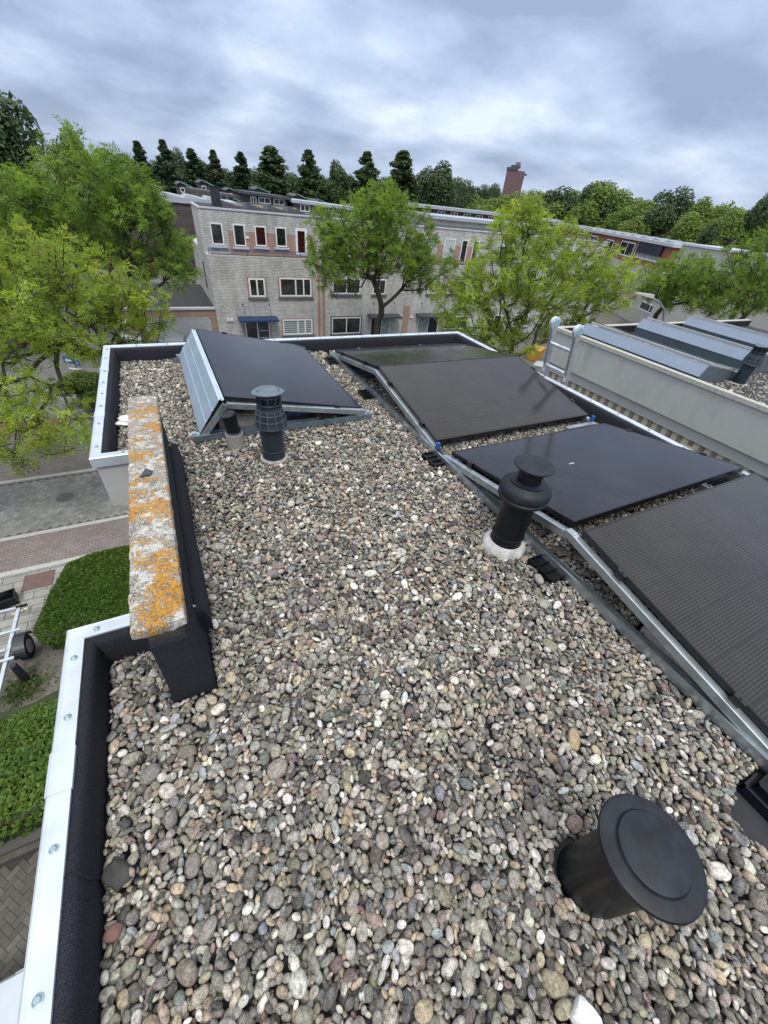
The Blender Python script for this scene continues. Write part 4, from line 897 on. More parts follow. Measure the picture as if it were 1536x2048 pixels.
# roof lights and chimney on the first roof
for i, x in enumerate((5.3, 6.9, 8.4, 9.9)):
    o = MB().prism([(x, -.19), (x + .1, .16), (x + 1.35, -.13), (x + 1.35, -.19)], 'y', FY + 2.0, FY + 3.4).build('roof_light', M('dark_roof_light', (.09, .10, .11), .2, .5)); tag(o, ['dark wedge roof light nearest the black chimney box opposite', 'second dark wedge roof light from the black chimney box', 'third dark wedge roof light from the black chimney box', 'last dark wedge roof light nearest the middle tree'][i], 'roof light', 'roof lights opposite')
ch = thing('chimney_box', 'black square chimney box on the pale brick roof opposite', 'chimney', (5.0, FY + 2.4, -.2)); MB().box(-.28, .28, -.2, .2, 0, 1.05).build('shaft', M('black_metal_box', (.02, .024, .03), .2), ch); MB().box(-.31, .31, -.23, .23, 1.05, 1.1).build('cap', blk, ch)
# garage block on the left
gg = thing('garage', 'low brick garage with white roller door and flat black roof left of the terrace', 'garage', (.5, 38, GZ)); off = (-.5, -38, -GZ)
MB().box(-2.4, 3.57, FY + .35, FY + 9, GZ, -6.32).build('wall', pinkbrick, gg, loc=off); MB().box(-2.5, 3.575, FY + .25, FY + .5, -6.32, -6.18).build('roof_edge', silll, gg, loc=off)
MB().box(-2.4, 3.57, FY + .5, FY + 9, -6.319, -6.25).build('roof', M('black_garage_roof', (.03, .03, .032), .3, .9), gg, loc=off)
gd = MB().box(-1.9, 3.05, FY + .32, FY + .36, GZ + .01, -6.98)
for k in range(16): gd.box(-1.9, 3.05, FY + .305, FY + .321, GZ + .05 + k * .12, GZ + .14 + k * .12)
gd.build('roller_door', M('pale_roller_door', (.42, .43, .42), .08), gg, loc=off)
MB().box(-2.0, -1.9, FY + .3, FY + .36, GZ, -6.9).box(3.05, 3.15, FY + .3, FY + .36, GZ, -6.9).box(-2.0, 3.15, FY + .3, FY + .36, -6.98, -6.88).build('door_frame', concl, gg, loc=off)

# red brick house to the right (facade runs towards the viewer)
rb = thing('red_brick_house', 'red brick upper storey with white windows over a pale lower wall behind the right trees', 'house', (65.4, 51, GZ)); A_ = Vector((65.4, 51)); B_ = Vector((57.45, 35.85)); dd = (B_ - A_).normalized()
rb.rotation_euler = (0, 0, math.atan2(dd.y, dd.x)); 
def Zr(z): return (1.55 + 1.5 * (z - 1.55)) - GZ
MB().box(-32, 17.6, 0, 9, Zr(-1.35), Zr(.38)).build('upper_wall', redbrick, rb); MB().box(-32, 22, -.5, 9, .0, Zr(-1.35) - .001).build('lower_wall', M('pale_render_lower', (.40, .39, .36), .12, .8, 0, 1), rb)
MB().box(-32.2, 17.8, -.35, 9.2, Zr(.38), Zr(.62)).build('roof_edge', silll, rb); 
m = MB()
for k in range(14): x = -28 + k * 3.2; m.prism([(x, Zr(.62)), (x + 1.1, Zr(.62) + .18), (x + 2.8, Zr(.62))], 'y', .6, 6)
m.build('roof_light', M('grey_roof_lights', (.22, .24, .26), .1, .4), rb)
for x0, x1, z0, z1, g_ in ((-1.2, 1.4, -1.0, .05, glass), (3.9, 8.3, -.95, .18, glass), (9.6, 15.6, -.85, .12, curtain), (-8, -5, -.9, .1, glass), (-14, -11, -.9, .1, glass)):
    w_ = win(rb, None, x0, x1, Zr(z0), Zr(z1), 0, mul=(.5,), fw=.13, gm_=g_)
MB().box(9.5, 15.7, -.3, -.04, Zr(-.42), Zr(.30)).build('awning_box', navy, rb); MB().tube([(9.2, -.1, Zr(-1.3)), (9.2, -.1, Zr(.35))], .08, 6).build('drainpipe', whitew, rb)
for x0, x1, z0, z1 in ((9, 12.5, -2.7, -1.85), (12.0, 14.6, -4.5, -3.9), (16.8, 21.8, -4.25, -3.6)): win(rb, None, x0, x1, Zr(z0), Zr(z1), -.5, mul=(.5,), fw=.13)
fa = thing('far_grey_block', 'pale grey flat block with dark chimney behind the far right trees', 'building', (56, 28, GZ)); MB().box(-3, 6, -9, 4, 0, 9.2).build('wall', concl, fa); MB().box(-3.1, 6.1, -9.1, 4.1, 9.2, 9.4).build('roof_edge', silll, fa); MB().box(-1.5, -.9, 0, .6, 9.4, 10.2).build('chimney', blk, fa)

# ------------------------------------------------------------------ roofs behind the terrace
grn = M('oxidised_green_roof', (.16, .36, .29), .12, .6, 0, 2); gry = M('pale_grey_roof', (.36, .39, .43), .12, .5, 0, .8); dkr = M('dark_grey_roof', (.055, .06, .068), .2, .7, 0, 2)
def bgh(nm, lb, cat, x0, x1, y0, y1, z, wall, roof, wins=(), zg=GZ, slope=0, over=.35, rooft=.3, band=None, group=None):
    b = thing(nm, lb, cat, ((x0 + x1) / 2, (y0 + y1) / 2, zg), group=group); off = (-(x0 + x1) / 2, -(y0 + y1) / 2, -zg)
    MB().box(x0, x1, y0, y1, zg, z - .002).build('wall', wall, b, loc=off)
    MB().hexa([(x0 - over, y0 - over, z), (x1 + over, y0 - over, z - slope), (x1 + over, y1 + over, z - slope), (x0 - over, y1 + over, z)], [(x0 - over, y0 - over, z + rooft), (x1 + over, y0 - over, z + rooft - slope), (x1 + over, y1 + over, z + rooft - slope), (x0 - over, y1 + over, z + rooft)]).build('roof', roof, b, loc=off)
    for (a, c_, z0, z1, ml) in wins: win(b, off, a, c_, z0, z1, y0, mul=ml, fw=.11, nm='window')
    return b
S = 72.0 / 70
bgh('flat_roof_building', 'long building with pale grey flat roof left behind the terrace', 'building', -6, 11.4, 66, 72, -1.62, wood, gry, rooft=.55, over=.2)
for i in range(5):
    o = MB().prism([(-2 + i * 2.5, 0), (-1.8 + i * 2.5, .28), (.1 + i * 2.5, .05), (.1 + i * 2.5, 0)], 'y', 66.5, 71).build('roof_light', gry); o.location.z = -1.06; tag(o, 'pale wedge roof light on the long grey flat roof', 'roof light', 'roof lights on the long grey roof')
bgh('chalet_house', 'dark roofed house with white framed windows, left of the two behind the terrace', 'house', 7.4, 12.3, 72, 78, -.55, beige, dkr, [(10.6, 11.4, -1.3, -.62, ()), (11.45, 12.25, -1.6, -.62, ())], slope=.30, over=.6)
bgh('chalet_house', 'dark roofed house with wide white windows in the centre behind the terrace', 'house', 14.1, 19.6, 71, 77, -.22, wood, dkr, [(14.4, 15.2, -1.3, -.4, (.5,)), (15.5, 17.2, -1.1, -.4, (.5,)), (17.6, 19.2, -1.1, -.4, (.5,))], slope=.18, over=.5)
bgh('garden_wall_block', 'beige rendered low block under the dark roofed houses', 'building', 9.0, 20.4, 69.2, 70.6, -1.18, beige, dkr, rooft=.06, over=.02)
bgh('board_clad_row', 'long brown board clad row with white windows and pale roof edge', 'building', 20.3, 46, 70, 76, -.62, woodb, gry, [(21.2, 22.6, -1.55, -.7, (.5,)), (25.0, 26.2, -1.6, -.72, (.5,)), (26.8, 27.8, -1.6, -.72, (.5,)), (28.6, 29.9, -1.6, -.72, (.5,)), (31, 32.2, -1.6, -.72, (.5,)), (33, 35, -1.6, -.72, (.5,))], slope=.55, rooft=.35)
bgh('pale_roof_building', 'lower building with wide pale roof right of the middle tree', 'building', 38, 62, 60, 68, -.55, greybrick, gry, rooft=.4)
bgh('upper_pale_roof_building', 'farther building with pale roof and dark wall right of the middle tree', 'building', 42, 84, 78, 86, .25, wood, gry, [(50 + 3 * i, 51.6 + 3 * i, -.9, .05, (.5,)) for i in range(8)], rooft=.45)
ga = [(2.6, 88, 1.0, 2.6), (7.9, 92, 1.7, 2.0), (11.6, 94, 1.6, 2.0), (13.6, 80, .75, 1.8), (16.5, 96, 1.3, 2.4), (21.5, 95, 1.5, 2.4), (24.6, 90, 1.2, 2.2), (28, 92, 1.35, 2.4), (31, 88, .95, 2.3), (34.6, 87, .8, 2.3), (38.4, 87, .65, 2.3), (-2, 90, 1.3, 2.4)]
glb = ['far left green gabled attic beside the left trees', 'green gabled attic with white window left of the first conifers', 'small green gabled attic below the slim conifers', 'green gabled attic tucked behind the dark roofed chalets', 'green gabled attic behind the centre chalet', 'green gabled attic just left of the board clad row', 'green gabled attic above the left end of the board clad row', 'green gabled attic above the second window of the board clad row', 'green gabled attic above the middle of the board clad row', 'green gabled attic close left of the middle tree crown', 'green gabled attic hidden by the middle tree crown', 'green gabled attic seen through the left trees']
for i, (x, y, z, ww) in enumerate(ga):
    z -= 1.6 + .35 * math.sin(i * 2.3); b = thing('gabled_attic', glb[i], 'house', (x, y, GZ), group='green gabled attics'); H_ = z - GZ
    MB().box(-ww / 2, ww / 2, 0, 5, 0, H_ - .75).prism([(-ww / 2, H_ - .751), (ww / 2, H_ - .751), (ww / 2, H_ - .5), (-ww / 4, H_), (-ww / 2, H_ - .3)], 'y', 0, 5).build('wall', wood, b)
    MB().hexa([(-ww / 4, -.3, H_ + .02), (ww / 2 + .25, -.3, H_ - .52), (ww / 2 + .25, 5, H_ - .52), (-ww / 4, 5, H_ + .02)], [(-ww / 4, -.3, H_ + .16), (ww / 2 + .25, -.3, H_ - .40), (ww / 2 + .25, 5, H_ - .40), (-ww / 4, 5, H_ + .16)]).build('roof', grn, b)
    MB().hexa([(-ww / 2 - .2, -.3, H_ - .33), (-ww / 4 - .003, -.3, H_ + .02), (-ww / 4 - .003, 5, H_ + .02), (-ww / 2 - .2, 5, H_ - .33)], [(-ww / 2 - .2, -.3, H_ - .21), (-ww / 4 - .003, -.3, H_ + .16), (-ww / 4 - .003, 5, H_ + .16), (-ww / 2 - .2, 5, H_ - .21)]).build('roof', dkr, b)
    win(b, None, -ww / 2 + .25, -ww / 2 + .95, H_ - 1.25, H_ - .62, 0, fw=.1)
# distant tower
tw = thing('tower_block', 'tall reddish brown tower block with dark top rising over the far trees', 'tower', (595, 700, GZ)); tw.rotation_euler = (0, 0, R(-38))
twm = brick('tower_red_facade', (.16, .07, .07), (.14, .065, .065), (.20, .12, .12), bw=4, bh=3, msize=.35, stain=.1); 
MB().box(-15, 15, -11, 11, 0, 62).build('wall', twm, tw)
m = MB()
for k in range(19): 
    for x in (-11, -5.5, 0, 5.5, 11): m.box(x - 1.1, x + 1.1, -11.15, -11, 2 + k * 3.1, 3.6 + k * 3.1)
m.build('window', M('tower_glass', (.10, .10, .13), .2, .2), tw)
m = MB()
for k in range(19): m.box(15, 15.5, -9, -3, 2 + k * 3.1, 3.9 + k * 3.1); m.box(15, 15.5, 2, 8, 2 + k * 3.1, 3.9 + k * 3.1)
m.build('balcony', M('tower_balcony', (.07, .08, .10), .2, .4), tw)
m = MB().box(-16, 3, -12, 10, 62, 65.5).box(-10, 6, -6, 6, 65.5, 69).box(15.0, 19, -11.4, -5, 57, 59); m.build('roof_storey', M('tower_dark_top', (.06, .065, .08), .2), tw)
MB().box(-3, 5, -5, 4, 69, 73).build('plant_room', M('tower_plant', (.20, .15, .12), .2), tw)

# ------------------------------------------------------------------ vehicles and street things
def make_car(label, loc, rz, paint, van=False, group='cars parked in the street'):
    c = thing('parked_car', label, 'car', loc, rz, group); L_, W_, Hh = 4.3, .88, 1.48
    st = [(-2.15, .45, .62, .62, .70), (-2.08, .28, .80, .80, .80), (-1.75, .22, .92, .93, .86), (-1.0, .20, .95, 1.02, .88), (-.55, .20, .97, 1.28, .88), (-.1, .20, .97, 1.45, .88), (.9, .20, .97, 1.48, .88), (1.55, .22, .97, 1.38, .87), (2.0, .25, .95, 1.0, .84), (2.12, .35, .85, .86, .80), (2.15, .45, .65, .66, .72)]
    vs = []
    for x, zb, zbelt, zt, wd in st:
        rf = wd * (.74 if zt > 1.1 else .86); vs += [(x, -wd * .9, zb), (x, -wd, zb + .15), (x, -wd, zbelt - .08), (x, -wd * .965, zbelt), (x, -rf, max(zbelt + .002, zt - .05)), (x, -rf * .8, zt), (x, 0, zt + .015), (x, rf * .8, zt), (x, rf, max(zbelt + .002, zt - .05)), (x, wd * .965, zbelt), (x, wd, zbelt - .08), (x, wd, zb + .15), (x, wd * .9, zb)]
    K = 13; n_ = len(st); fs = [(i * K + k, (i + 1) * K + k, (i + 1) * K + (k + 1) % K, i * K + (k + 1) % K) for i in range(n_ - 1) for k in range(K)] + [tuple(range(K)), tuple(range((n_ - 1) * K, n_ * K))[::-1]]
    MB().add(vs, fs).build('body', paint, c, smooth=True)
    for s in (-1, 1):
        m = MB(); pts = [(-.85, .985), (-.15, 1.36), (.9, 1.39), (1.5, 1.30), (1.85, 1.0)]
        def yy(z): return s * (.852 - (z - .97) * .40 + .004)
        m.add([(x, yy(z), z) for x, z in pts] + [(x, yy(z) - s * .01, z) for x, z in pts], [tuple(range(5)), tuple(range(9, 4, -1))] + [(i, (i + 1) % 5, (i + 1) % 5 + 5, i + 5) for i in range(5)]); m.build('side_window', glass, c)
    MB().hexa([(-1.02, -.72, 1.045), (-1.02, .72, 1.045), (-.60, .66, 1.27), (-.60, -.66, 1.27)], [(-1.04, -.72, 1.06), (-1.04, .72, 1.06), (-.20, .60, 1.455), (-.20, -.60, 1.455)]).build('windscreen', glass, c)
    MB().hexa([(1.60, -.60, 1.37), (1.60, .60, 1.37), (1.98, .70, 1.03), (1.98, -.70, 1.03)], [(1.63, -.60, 1.39), (1.63, .60, 1.39), (2.02, .70, 1.05), (2.02, -.70, 1.05)]).build('rear_window', glass, c)
    for x in (-1.35, 1.32):
        for s in (-1, 1):
            t_ = MB().tube([(x, s * .70, .32), (x, s * .895, .32)], .32, 24).build('wheel', blk, c, smooth=True); MB().tube([(x, s * .89, .32), (x, s * .905, .32)], .2, 16).build('rim', galv, t_)
    for s in (-1, 1):
        MB().box(-2.13, -2.02, s * .66 - .14, s * .66 + .14, .62, .75).build('headlight', curtain, c); MB().box(2.05, 2.15, s * .68 - .10, s * .68 + .10, .72, .95).build('tail_light', M('red_tail_light', (.30, .01, .01), .1, .3), c)
        MB().box(-.78, -.62, s * .95 - .07, s * .95 + .07, .98, 1.08).build('mirror', paint, c)
    return c
wp_ = M('white_car_paint', (.52, .56, .60), .03, .3, 0, 3); sp_ = M('silver_car_paint', (.42, .45, .48), .04, .3, .5, 3); dp_ = M('dark_car_paint', (.03, .035, .05), .04, .25, .3, 3); bp_ = M('pale_blue_car_paint', (.45, .53, .66), .04, .3, .1, 3)
make_car('white car close to the far left corner of our roof, seen under the left tree', (-2.3, 35.6, GZ), R(100), wp_)
make_car('silver car parked beside the white one under the left tree', (.4, 37.6 - 2.2, GZ), R(82), sp_)
make_car('dark car behind the left trees', (-4.4, 42.0, GZ), R(8), dp_)
make_car('white car farther back among the left trees', (-1.2, 47.0, GZ), R(5), wp_)
make_car('white hatchback at the lower left corner beside the near roof edge', (-4.72, .15, GZ), R(-90), wp_)
make_car('pale blue car behind the right roof corner under the right tree', (22.6, 24.6, GZ), R(35), bp_)
make_car('white car nearer the ladder under the right tree', (25.0, 21.3, GZ), R(35), wp_)
yb_ = thing('skip_container', 'orange yellow container top between the ladder and the right tree', 'container', (29.8, 26.6, GZ), R(30)); yb_.scale = (.6, .6, .8); MB().hexa([(-1.3, -.8, 0), (1.3, -.8, 0), (1.3, .8, 0), (-1.3, .8, 0)], [(-1.6, -1, 1.2), (1.6, -1, 1.2), (1.6, 1, 1.2), (-1.6, 1, 1.2)]).build('shell', M('orange_paint', (.50, .26, .03), .15, .5), yb_); MB().box(-1.65, 1.65, -1.05, -.95, 1.2, 1.28).box(-1.65, 1.65, .95, 1.05, 1.2, 1.28).build('rim', M('orange_rim', (.42, .20, .02), .1), yb_)
# trailer
tr = thing('car_trailer', 'galvanised open frame trailer with black wheel and mudguard on the left paving', 'trailer', (-6.2, 9.1, GZ)); tg = M('galvanised_trailer', (.50, .56, .60), .12, .4, .5, 6)
m = MB(); m.box(.78, .86, -2.6, 1.16, .55, .62); m.build('side_rail', tg, tr); MB().box(-.86, -.78, -2.6, 1.16, .55, .62).build('side_rail', tg, tr)
for y in (1.10, .28, -.30, -.62, -1.6): MB().box(-1.0, 1.0 if y in (.28, -.62) else .78, y - .035, y + .035, .625, .665).build('cross_bar', tg, tr)
MB().box(-.86, 1.02, 1.12, 1.17, .60, .66).build('light_bar', blk, tr)
for s in (-1, 1):
    wh = MB().tube([(s * .94, -.10, .33), (s * 1.12, -.10, .33)], [.31, .31], 28).tube([(s * .955, -.10, .33), (s * 1.105, -.10, .33)], [.33, .33], 28).build('wheel', blk, tr, smooth=True); MB().tube([(s * 1.11, -.10, .33), (s * 1.126, -.10, .33)], .185, 20).build('rim', M('grey_rim', (.30, .30, .30), .15, .5, .4), wh)
    pr = [(math.cos(a) * .40, math.sin(a) * .40) for a in np.linspace(R(8), R(172), 14)]; pi = [(q[0] * .95, q[1] * .95) for q in pr[::-1]]
    MB().prism([(-.10 + a, .33 + b) for a, b in pr + pi], 'x', s * .90 if s > 0 else -1.16, 1.16 if s > 0 else -.90).build('mudguard', M('black_mudguard', (.02, .024, .03), .2, .4), tr)
MB().tube([(0, -2.5, .5), (0, -3.6, .45)], .04, 8).build('drawbar', tg, tr)
tag(MB().lathe([(.10, 0), (.095, .05), (.085, .55), (.078, .60), (.078, .70), (.06, .74), (.001, .745)], n=16).build('bollard', M('dark_bollard_paint', (.014, .016, .022), .2, .5), loc=(-5.14, 8.18, GZ)), 'short tapering dark post standing beside the trailer wheel', 'bollard')
cr_ = thing('plastic_crate', 'black open crate on the paving behind the trailer', 'crate', (-6.05, 11.15, GZ), R(12)); m = MB(); m.box(-.3, .3, -.2, .2, .0, .03)
for b in ((-.3, .3, -.2, -.18), (-.3, .3, .18, .2), (-.3, -.28, -.18, .18), (.28, .3, -.18, .18)): m.box(*b, .03, .30)
m.build('shell', blk, cr_); MB().box(-.32, .32, -.22, -.2, .26, .30).box(-.32, .32, .2, .22, .26, .30).box(-.32, -.3, -.2, .2, .26, .30).box(.3, .32, -.2, .2, .26, .30).build('rim', blk2, cr_); 
tag(MB().box(-.1, .1, -.08, .08, 0, .05).build('paper_scrap', whitest, loc=(-6.1, 11.12, GZ + .031)), 'white scrap lying inside the black crate', 'paper')
for i, (x, y) in enumerate(((-5.62, 10.65), (-5.78, 10.6), (-5.5, 10.7))): tag(MB().box(-.05, .05, -.035, .035, 0, .05).build('cream_block', M('cream_block_skin', (.55, .50, .35), .1), loc=(x, y, GZ)), ['cream block in the middle of the three before the crate', 'cream block leftmost of the three before the crate', 'cream block rightmost of the three before the crate'][i], 'block', 'cream blocks by the crate')
# street sign
sg = thing('street_sign', 'blue and white arrow sign on a dark post behind the left tree branches', 'road sign', (-4.98, 27, GZ), R(-32)); sg.scale = (.62, .62, 1); MB().tube([(0, .05, 0), (0, .05, 2.1)], .04, 8).build('post', raild, sg)
MB().box(-.85, .0, -.02, .0, 1.62, 1.98).box(.08, .55, -.02, .0, 1.55, 1.98).build('panel', blue, sg); MB().prism([(-.75, 1.78), (-.55, 1.92), (-.55, 1.84), (-.15, 1.84), (-.15, 1.74), (-.55, 1.74), (-.55, 1.66)], 'y', -.028, -.021).prism([(.30, 1.62), (.38, 1.70), (.33, 1.70), (.33, 1.9), (.27, 1.9), (.27, 1.7), (.22, 1.70)], 'y', -.028, -.021).build('arrow', whitew, sg); MB().box(-.7, .6, -.02, .0, 1.3, 1.38).build('crossbar', whitew, sg)
# street lamp
sl = thing('street_lamp', 'grey street lamp with curved arm rising behind the neighbouring roof', 'street lamp', (28.4, 16, GZ)); MB().tube([(0, 0, 0), (0, 0, 3.2), (.0, 0, 5.0), (-.15, 0, 5.9), (-.7, 0, 6.6), (-1.5, 0, 7.0), (-2.6, 0, 7.25)], [.11, .09, .08, .07, .065, .06, .055], 10).build('pole', galv, sl, smooth=True)
MB().hexa([(-4.1, -.12, 7.42), (-2.5, -.17, 7.2), (-2.5, .17, 7.2), (-4.1, .12, 7.42)], [(-4.05, -.10, 7.52), (-2.5, -.13, 7.42), (-2.5, .13, 7.42), (-4.05, .10, 7.52)]).build('lamp_head', concl, sl, bevel=.02)

# ------------------------------------------------------------------ hedges
def leaf_quads(P, Nrm, size, rg, elong=1.7, fold=0):
    n = len(P); t1 = np.cross(Nrm, rg.normal(size=(n, 3))); t1 /= np.linalg.norm(t1, axis=1)[:, None] + 1e-9; t2 = np.cross(Nrm, t1)
    s = size * rg.uniform(.7, 1.3, n); a = (t1 * s[:, None] * elong / 2); b = t2 * s[:, None] / 2
    V = np.stack([P - a, P - a * .1 + b, P + a, P - a * .1 - b], 1).reshape(-1, 3); return V, np.arange(4 * n).reshape(-1, 4)
def hedge(name, poly, h, label, mat, leaf, n, cat, blades=False, seed=1):
    rg = np.random.default_rng(seed); xs = [p[0] for p in poly]; ys = [p[1] for p in poly]; c = (np.mean(xs), np.mean(ys)); th = thing(name, label, cat, (c[0], c[1], GZ))
    ins = [(c[0] + (x - c[0]) * .93, c[1] + (y - c[1]) * .93) for x, y in poly]
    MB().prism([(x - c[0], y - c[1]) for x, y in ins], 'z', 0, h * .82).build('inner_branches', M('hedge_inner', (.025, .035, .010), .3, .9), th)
    P = []; from_poly = np.array(poly + [poly[0]])
    def inside(x, y):
        r = False; k = len(poly) - 1
        for i in range(len(poly)):
            xi, yi = poly[i]; xk, yk = poly[k]
            if (yi > y) != (yk > y) and x < (xk - xi) * (y - yi) / (yk - yi) + xi: r = not r
            k = i
        return r
    while len(P) < n:
        x, y = rg.uniform(min(xs), max(xs)), rg.uniform(min(ys), max(ys))
        if not inside(x, y): continue
        d = min(abs(np.cross(from_poly[i + 1] - from_poly[i], np.array([x, y]) - from_poly[i])) / np.linalg.norm(from_poly[i + 1] - from_poly[i]) for i in range(len(poly)))
        top = h * (1 - .35 * max(0, 1 - d / .35) ** 2) + .05 * math.sin(x * 3.1) * math.cos(y * 2.7)
        P.append((x - c[0], y - c[1], top - abs(rg.normal()) * .07 if rg.random() < .75 or d > .3 else rg.uniform(.1, top)))
    P = np.array(P); Nn = rg.normal(size=(n, 3)) * (.9 if blades else .55) + np.array([0, 0, .2 if blades else 1.0]); Nn /= np.linalg.norm(Nn, axis=1)[:, None]
    V, F = leaf_quads(P, Nn, leaf, rg, 4.5 if blades else 1.5); col = rg.uniform(.65, 1.3, (n, 1)) * np.array([[1, 1, 1]]) + rg.normal(0, .05, (n, 3)); yl = rg.random(n) < .08; col[yl] *= np.array([1.6, 1.15, .9])
    o = npmesh('foliage', V, F, mat, th, col=np.repeat(np.clip(col, .2, 2.2), 4, 0)); return th
hedge('shrub_bed', [(-5.0, 9.35), (-4.45, 11.75), (-1.8, 12.1), (-1.8, 8.5), (-4.1, 8.6), (-4.75, 8.85)], .78, 'dark green fine leaved shrub bed between the pavement and the house', leaf_s, .030, 30000, 'shrub bed', True, 2)
hedge('hedge', [(-7.6, 7.15), (-4.6, 6.95), (-2.2, 7.6), (-2.2, 4.45), (-7.8, 4.35)], .95, 'bright green broad leaved hedge beside the near left roof edge', leaf_h, .062, 26000, 'hedge', False, 3)
wd_ = np.random.default_rng(8); P = np.stack([wd_.normal(-5.15, .28, 900), wd_.normal(7.95, .28, 900), GZ + abs(wd_.normal(.05, .05, 900))], 1); Nn = wd_.normal(size=(900, 3)) + [0, 0, .6]; Nn /= np.linalg.norm(Nn, axis=1)[:, None]
V, F = leaf_quads(P, Nn, .03, wd_, 3); tag(npmesh('weeds', V, F, leaf_s, col=np.repeat(wd_.uniform(.6, 1.3, (900, 1)) * np.array([[1.25, 1, 1]]), 4, 0)), 'scruffy weeds around the dark bollard', 'weeds', kind='stuff')

# ------------------------------------------------------------------ trees
def skeleton(trunk, pts, rg, bf=.45, step=.45, up=.10):
    nodes = [np.array(trunk[0], float)]; par = [-1]; plen = [0.0]
    for q in trunk[1:]:
        nodes.append(np.array(q, float)); par.append(len(nodes) - 2); plen.append(plen[-1] + np.linalg.norm(nodes[-1] - nodes[-2]))
    start = max(0, len(nodes) - 1 - max(1, len(trunk) // 3)); pts = pts[np.argsort(np.linalg.norm(pts - nodes[-1], axis=1))]; arr = np.zeros((len(pts) * 14 + 50, 3)); arr[:len(nodes)] = nodes; pl = np.full(len(arr), 0.0); pl[:len(nodes)] = plen; par = par + [0] * (len(arr) - len(par)); n = len(nodes); tips = []
    for p in pts:
        d = np.linalg.norm(arr[start:n] - p, axis=1); k = start + int(np.argmin(d + bf * pl[start:n])); a = arr[k].copy(); D = np.linalg.norm(p - a); S_ = max(1, int(D / step)); prev = k
        side = rg.normal(size=3) * D * .05
        for s in range(1, S_ + 1):
            u = s / S_; q = a + (p - a) * u + side * math.sin(math.pi * u) + np.array([0, 0, -up * D * math.sin(math.pi * u)])
            if n >= len(arr): break
            arr[n] = q; par[n] = prev; pl[n] = pl[prev] + D / S_; prev = n; n += 1
        tips.append(prev)
    return arr[:n], np.array(par[:n]), np.array(tips)
def branch_mesh(arr, par, r0, rmin, expo=.44, sides=5):
    n = len(arr); cnt = np.zeros(n); ch = np.bincount(par[1:], minlength=n); cnt[ch == 0] = 1
    for i in range(n - 1, 0, -1): cnt[par[i]] += cnt[i]
    rad = np.maximum(rmin, r0 * (cnt / cnt[0]) ** expo)
    a = arr[par[1:]]; b = arr[1:]; ra = np.minimum(rad[par[1:]], rad[1:] * 1.35); rb_ = rad[1:]; d = b - a; d /= np.linalg.norm(d, axis=1)[:, None] + 1e-9
    ref = np.where(np.abs(d[:, 2:3]) < .9, [[0, 0, 1.]], [[1., 0, 0]]); x = np.cross(d, ref); x /= np.linalg.norm(x, axis=1)[:, None]; y = np.cross(d, x); V = []
    th_ = 2 * np.pi * np.arange(sides) / sides
    for P_, rr in ((a, ra), (b + d * .01, rb_)): V.append(P_[:, None] + (x[:, None] * np.cos(th_)[None, :, None] + y[:, None] * np.sin(th_)[None, :, None]) * rr[:, None, None])
    V = np.stack(V, 1).reshape(-1, 3); m = len(a); F = []
    for k in range(sides): F.append(np.stack([np.arange(m) * 2 * sides + k, np.arange(m) * 2 * sides + (k + 1) % sides, np.arange(m) * 2 * sides + sides + (k + 1) % sides, np.arange(m) * 2 * sides + sides + k], 1))
    return V, np.concatenate(F), rad
def pinnate(pos, dirs, L_, pairs, lw_, rg, droop=.35):
    """compound leaves: pairs of leaflets along a drooping rachis"""
    n = len(pos); d = dirs / (np.linalg.norm(dirs, axis=1)[:, None] + 1e-9); s = np.cross(d, np.tile([0, 0, 1.0], (n, 1)) + rg.normal(0, .35, (n, 3))); s /= np.linalg.norm(s, axis=1)[:, None] + 1e-9; nrm = np.cross(s, d); Ls = L_ * rg.uniform(.7, 1.25, n)[:, None]; V = []
    for k in range(pairs):
        u = .25 + .75 * k / max(1, pairs - 1); base_ = pos + d * Ls * u + np.array([0, 0, -1.0]) * Ls * droop * u * u
        sides_ = (1, -1) if k < pairs - 1 else (0,)
        for sg_ in sides_:
            ld_ = (s * sg_ * .9 + d * (.55 if sg_ else 1) + nrm * rg.normal(0, .25, (n, 1))); ld_[:, 2] -= .25; ld_ /= np.linalg.norm(ld_, axis=1)[:, None]; w2 = np.cross(ld_, nrm + rg.normal(0, .3, (n, 3))); w2 /= np.linalg.norm(w2, axis=1)[:, None] + 1e-9
            ll = lw_ * 2.9 * rg.uniform(.8, 1.2, (n, 1)); V.append(np.stack([base_, base_ + ld_ * ll * .45 + w2 * lw_ * .5, base_ + ld_ * ll, base_ + ld_ * ll * .45 - w2 * lw_ * .5], 1))
    V = np.stack(V, 1); q = V.shape[1]; return V.reshape(-1, 3), q
def crown_pts(blobs, rg, scale=1):
    P = []
    for (c, r, n) in blobs:
        n = int(n * scale); q = rg.normal(size=(n, 3)); q /= np.linalg.norm(q, axis=1)[:, None]; q *= rg.uniform(0, 1, (n, 1)) ** (1 / 2.2); q[:, 2] = np.where(q[:, 2] < 0, q[:, 2] * .9, q[:, 2])
        P.append(np.array(c) + q * np.array(r))
    return np.concatenate(P)
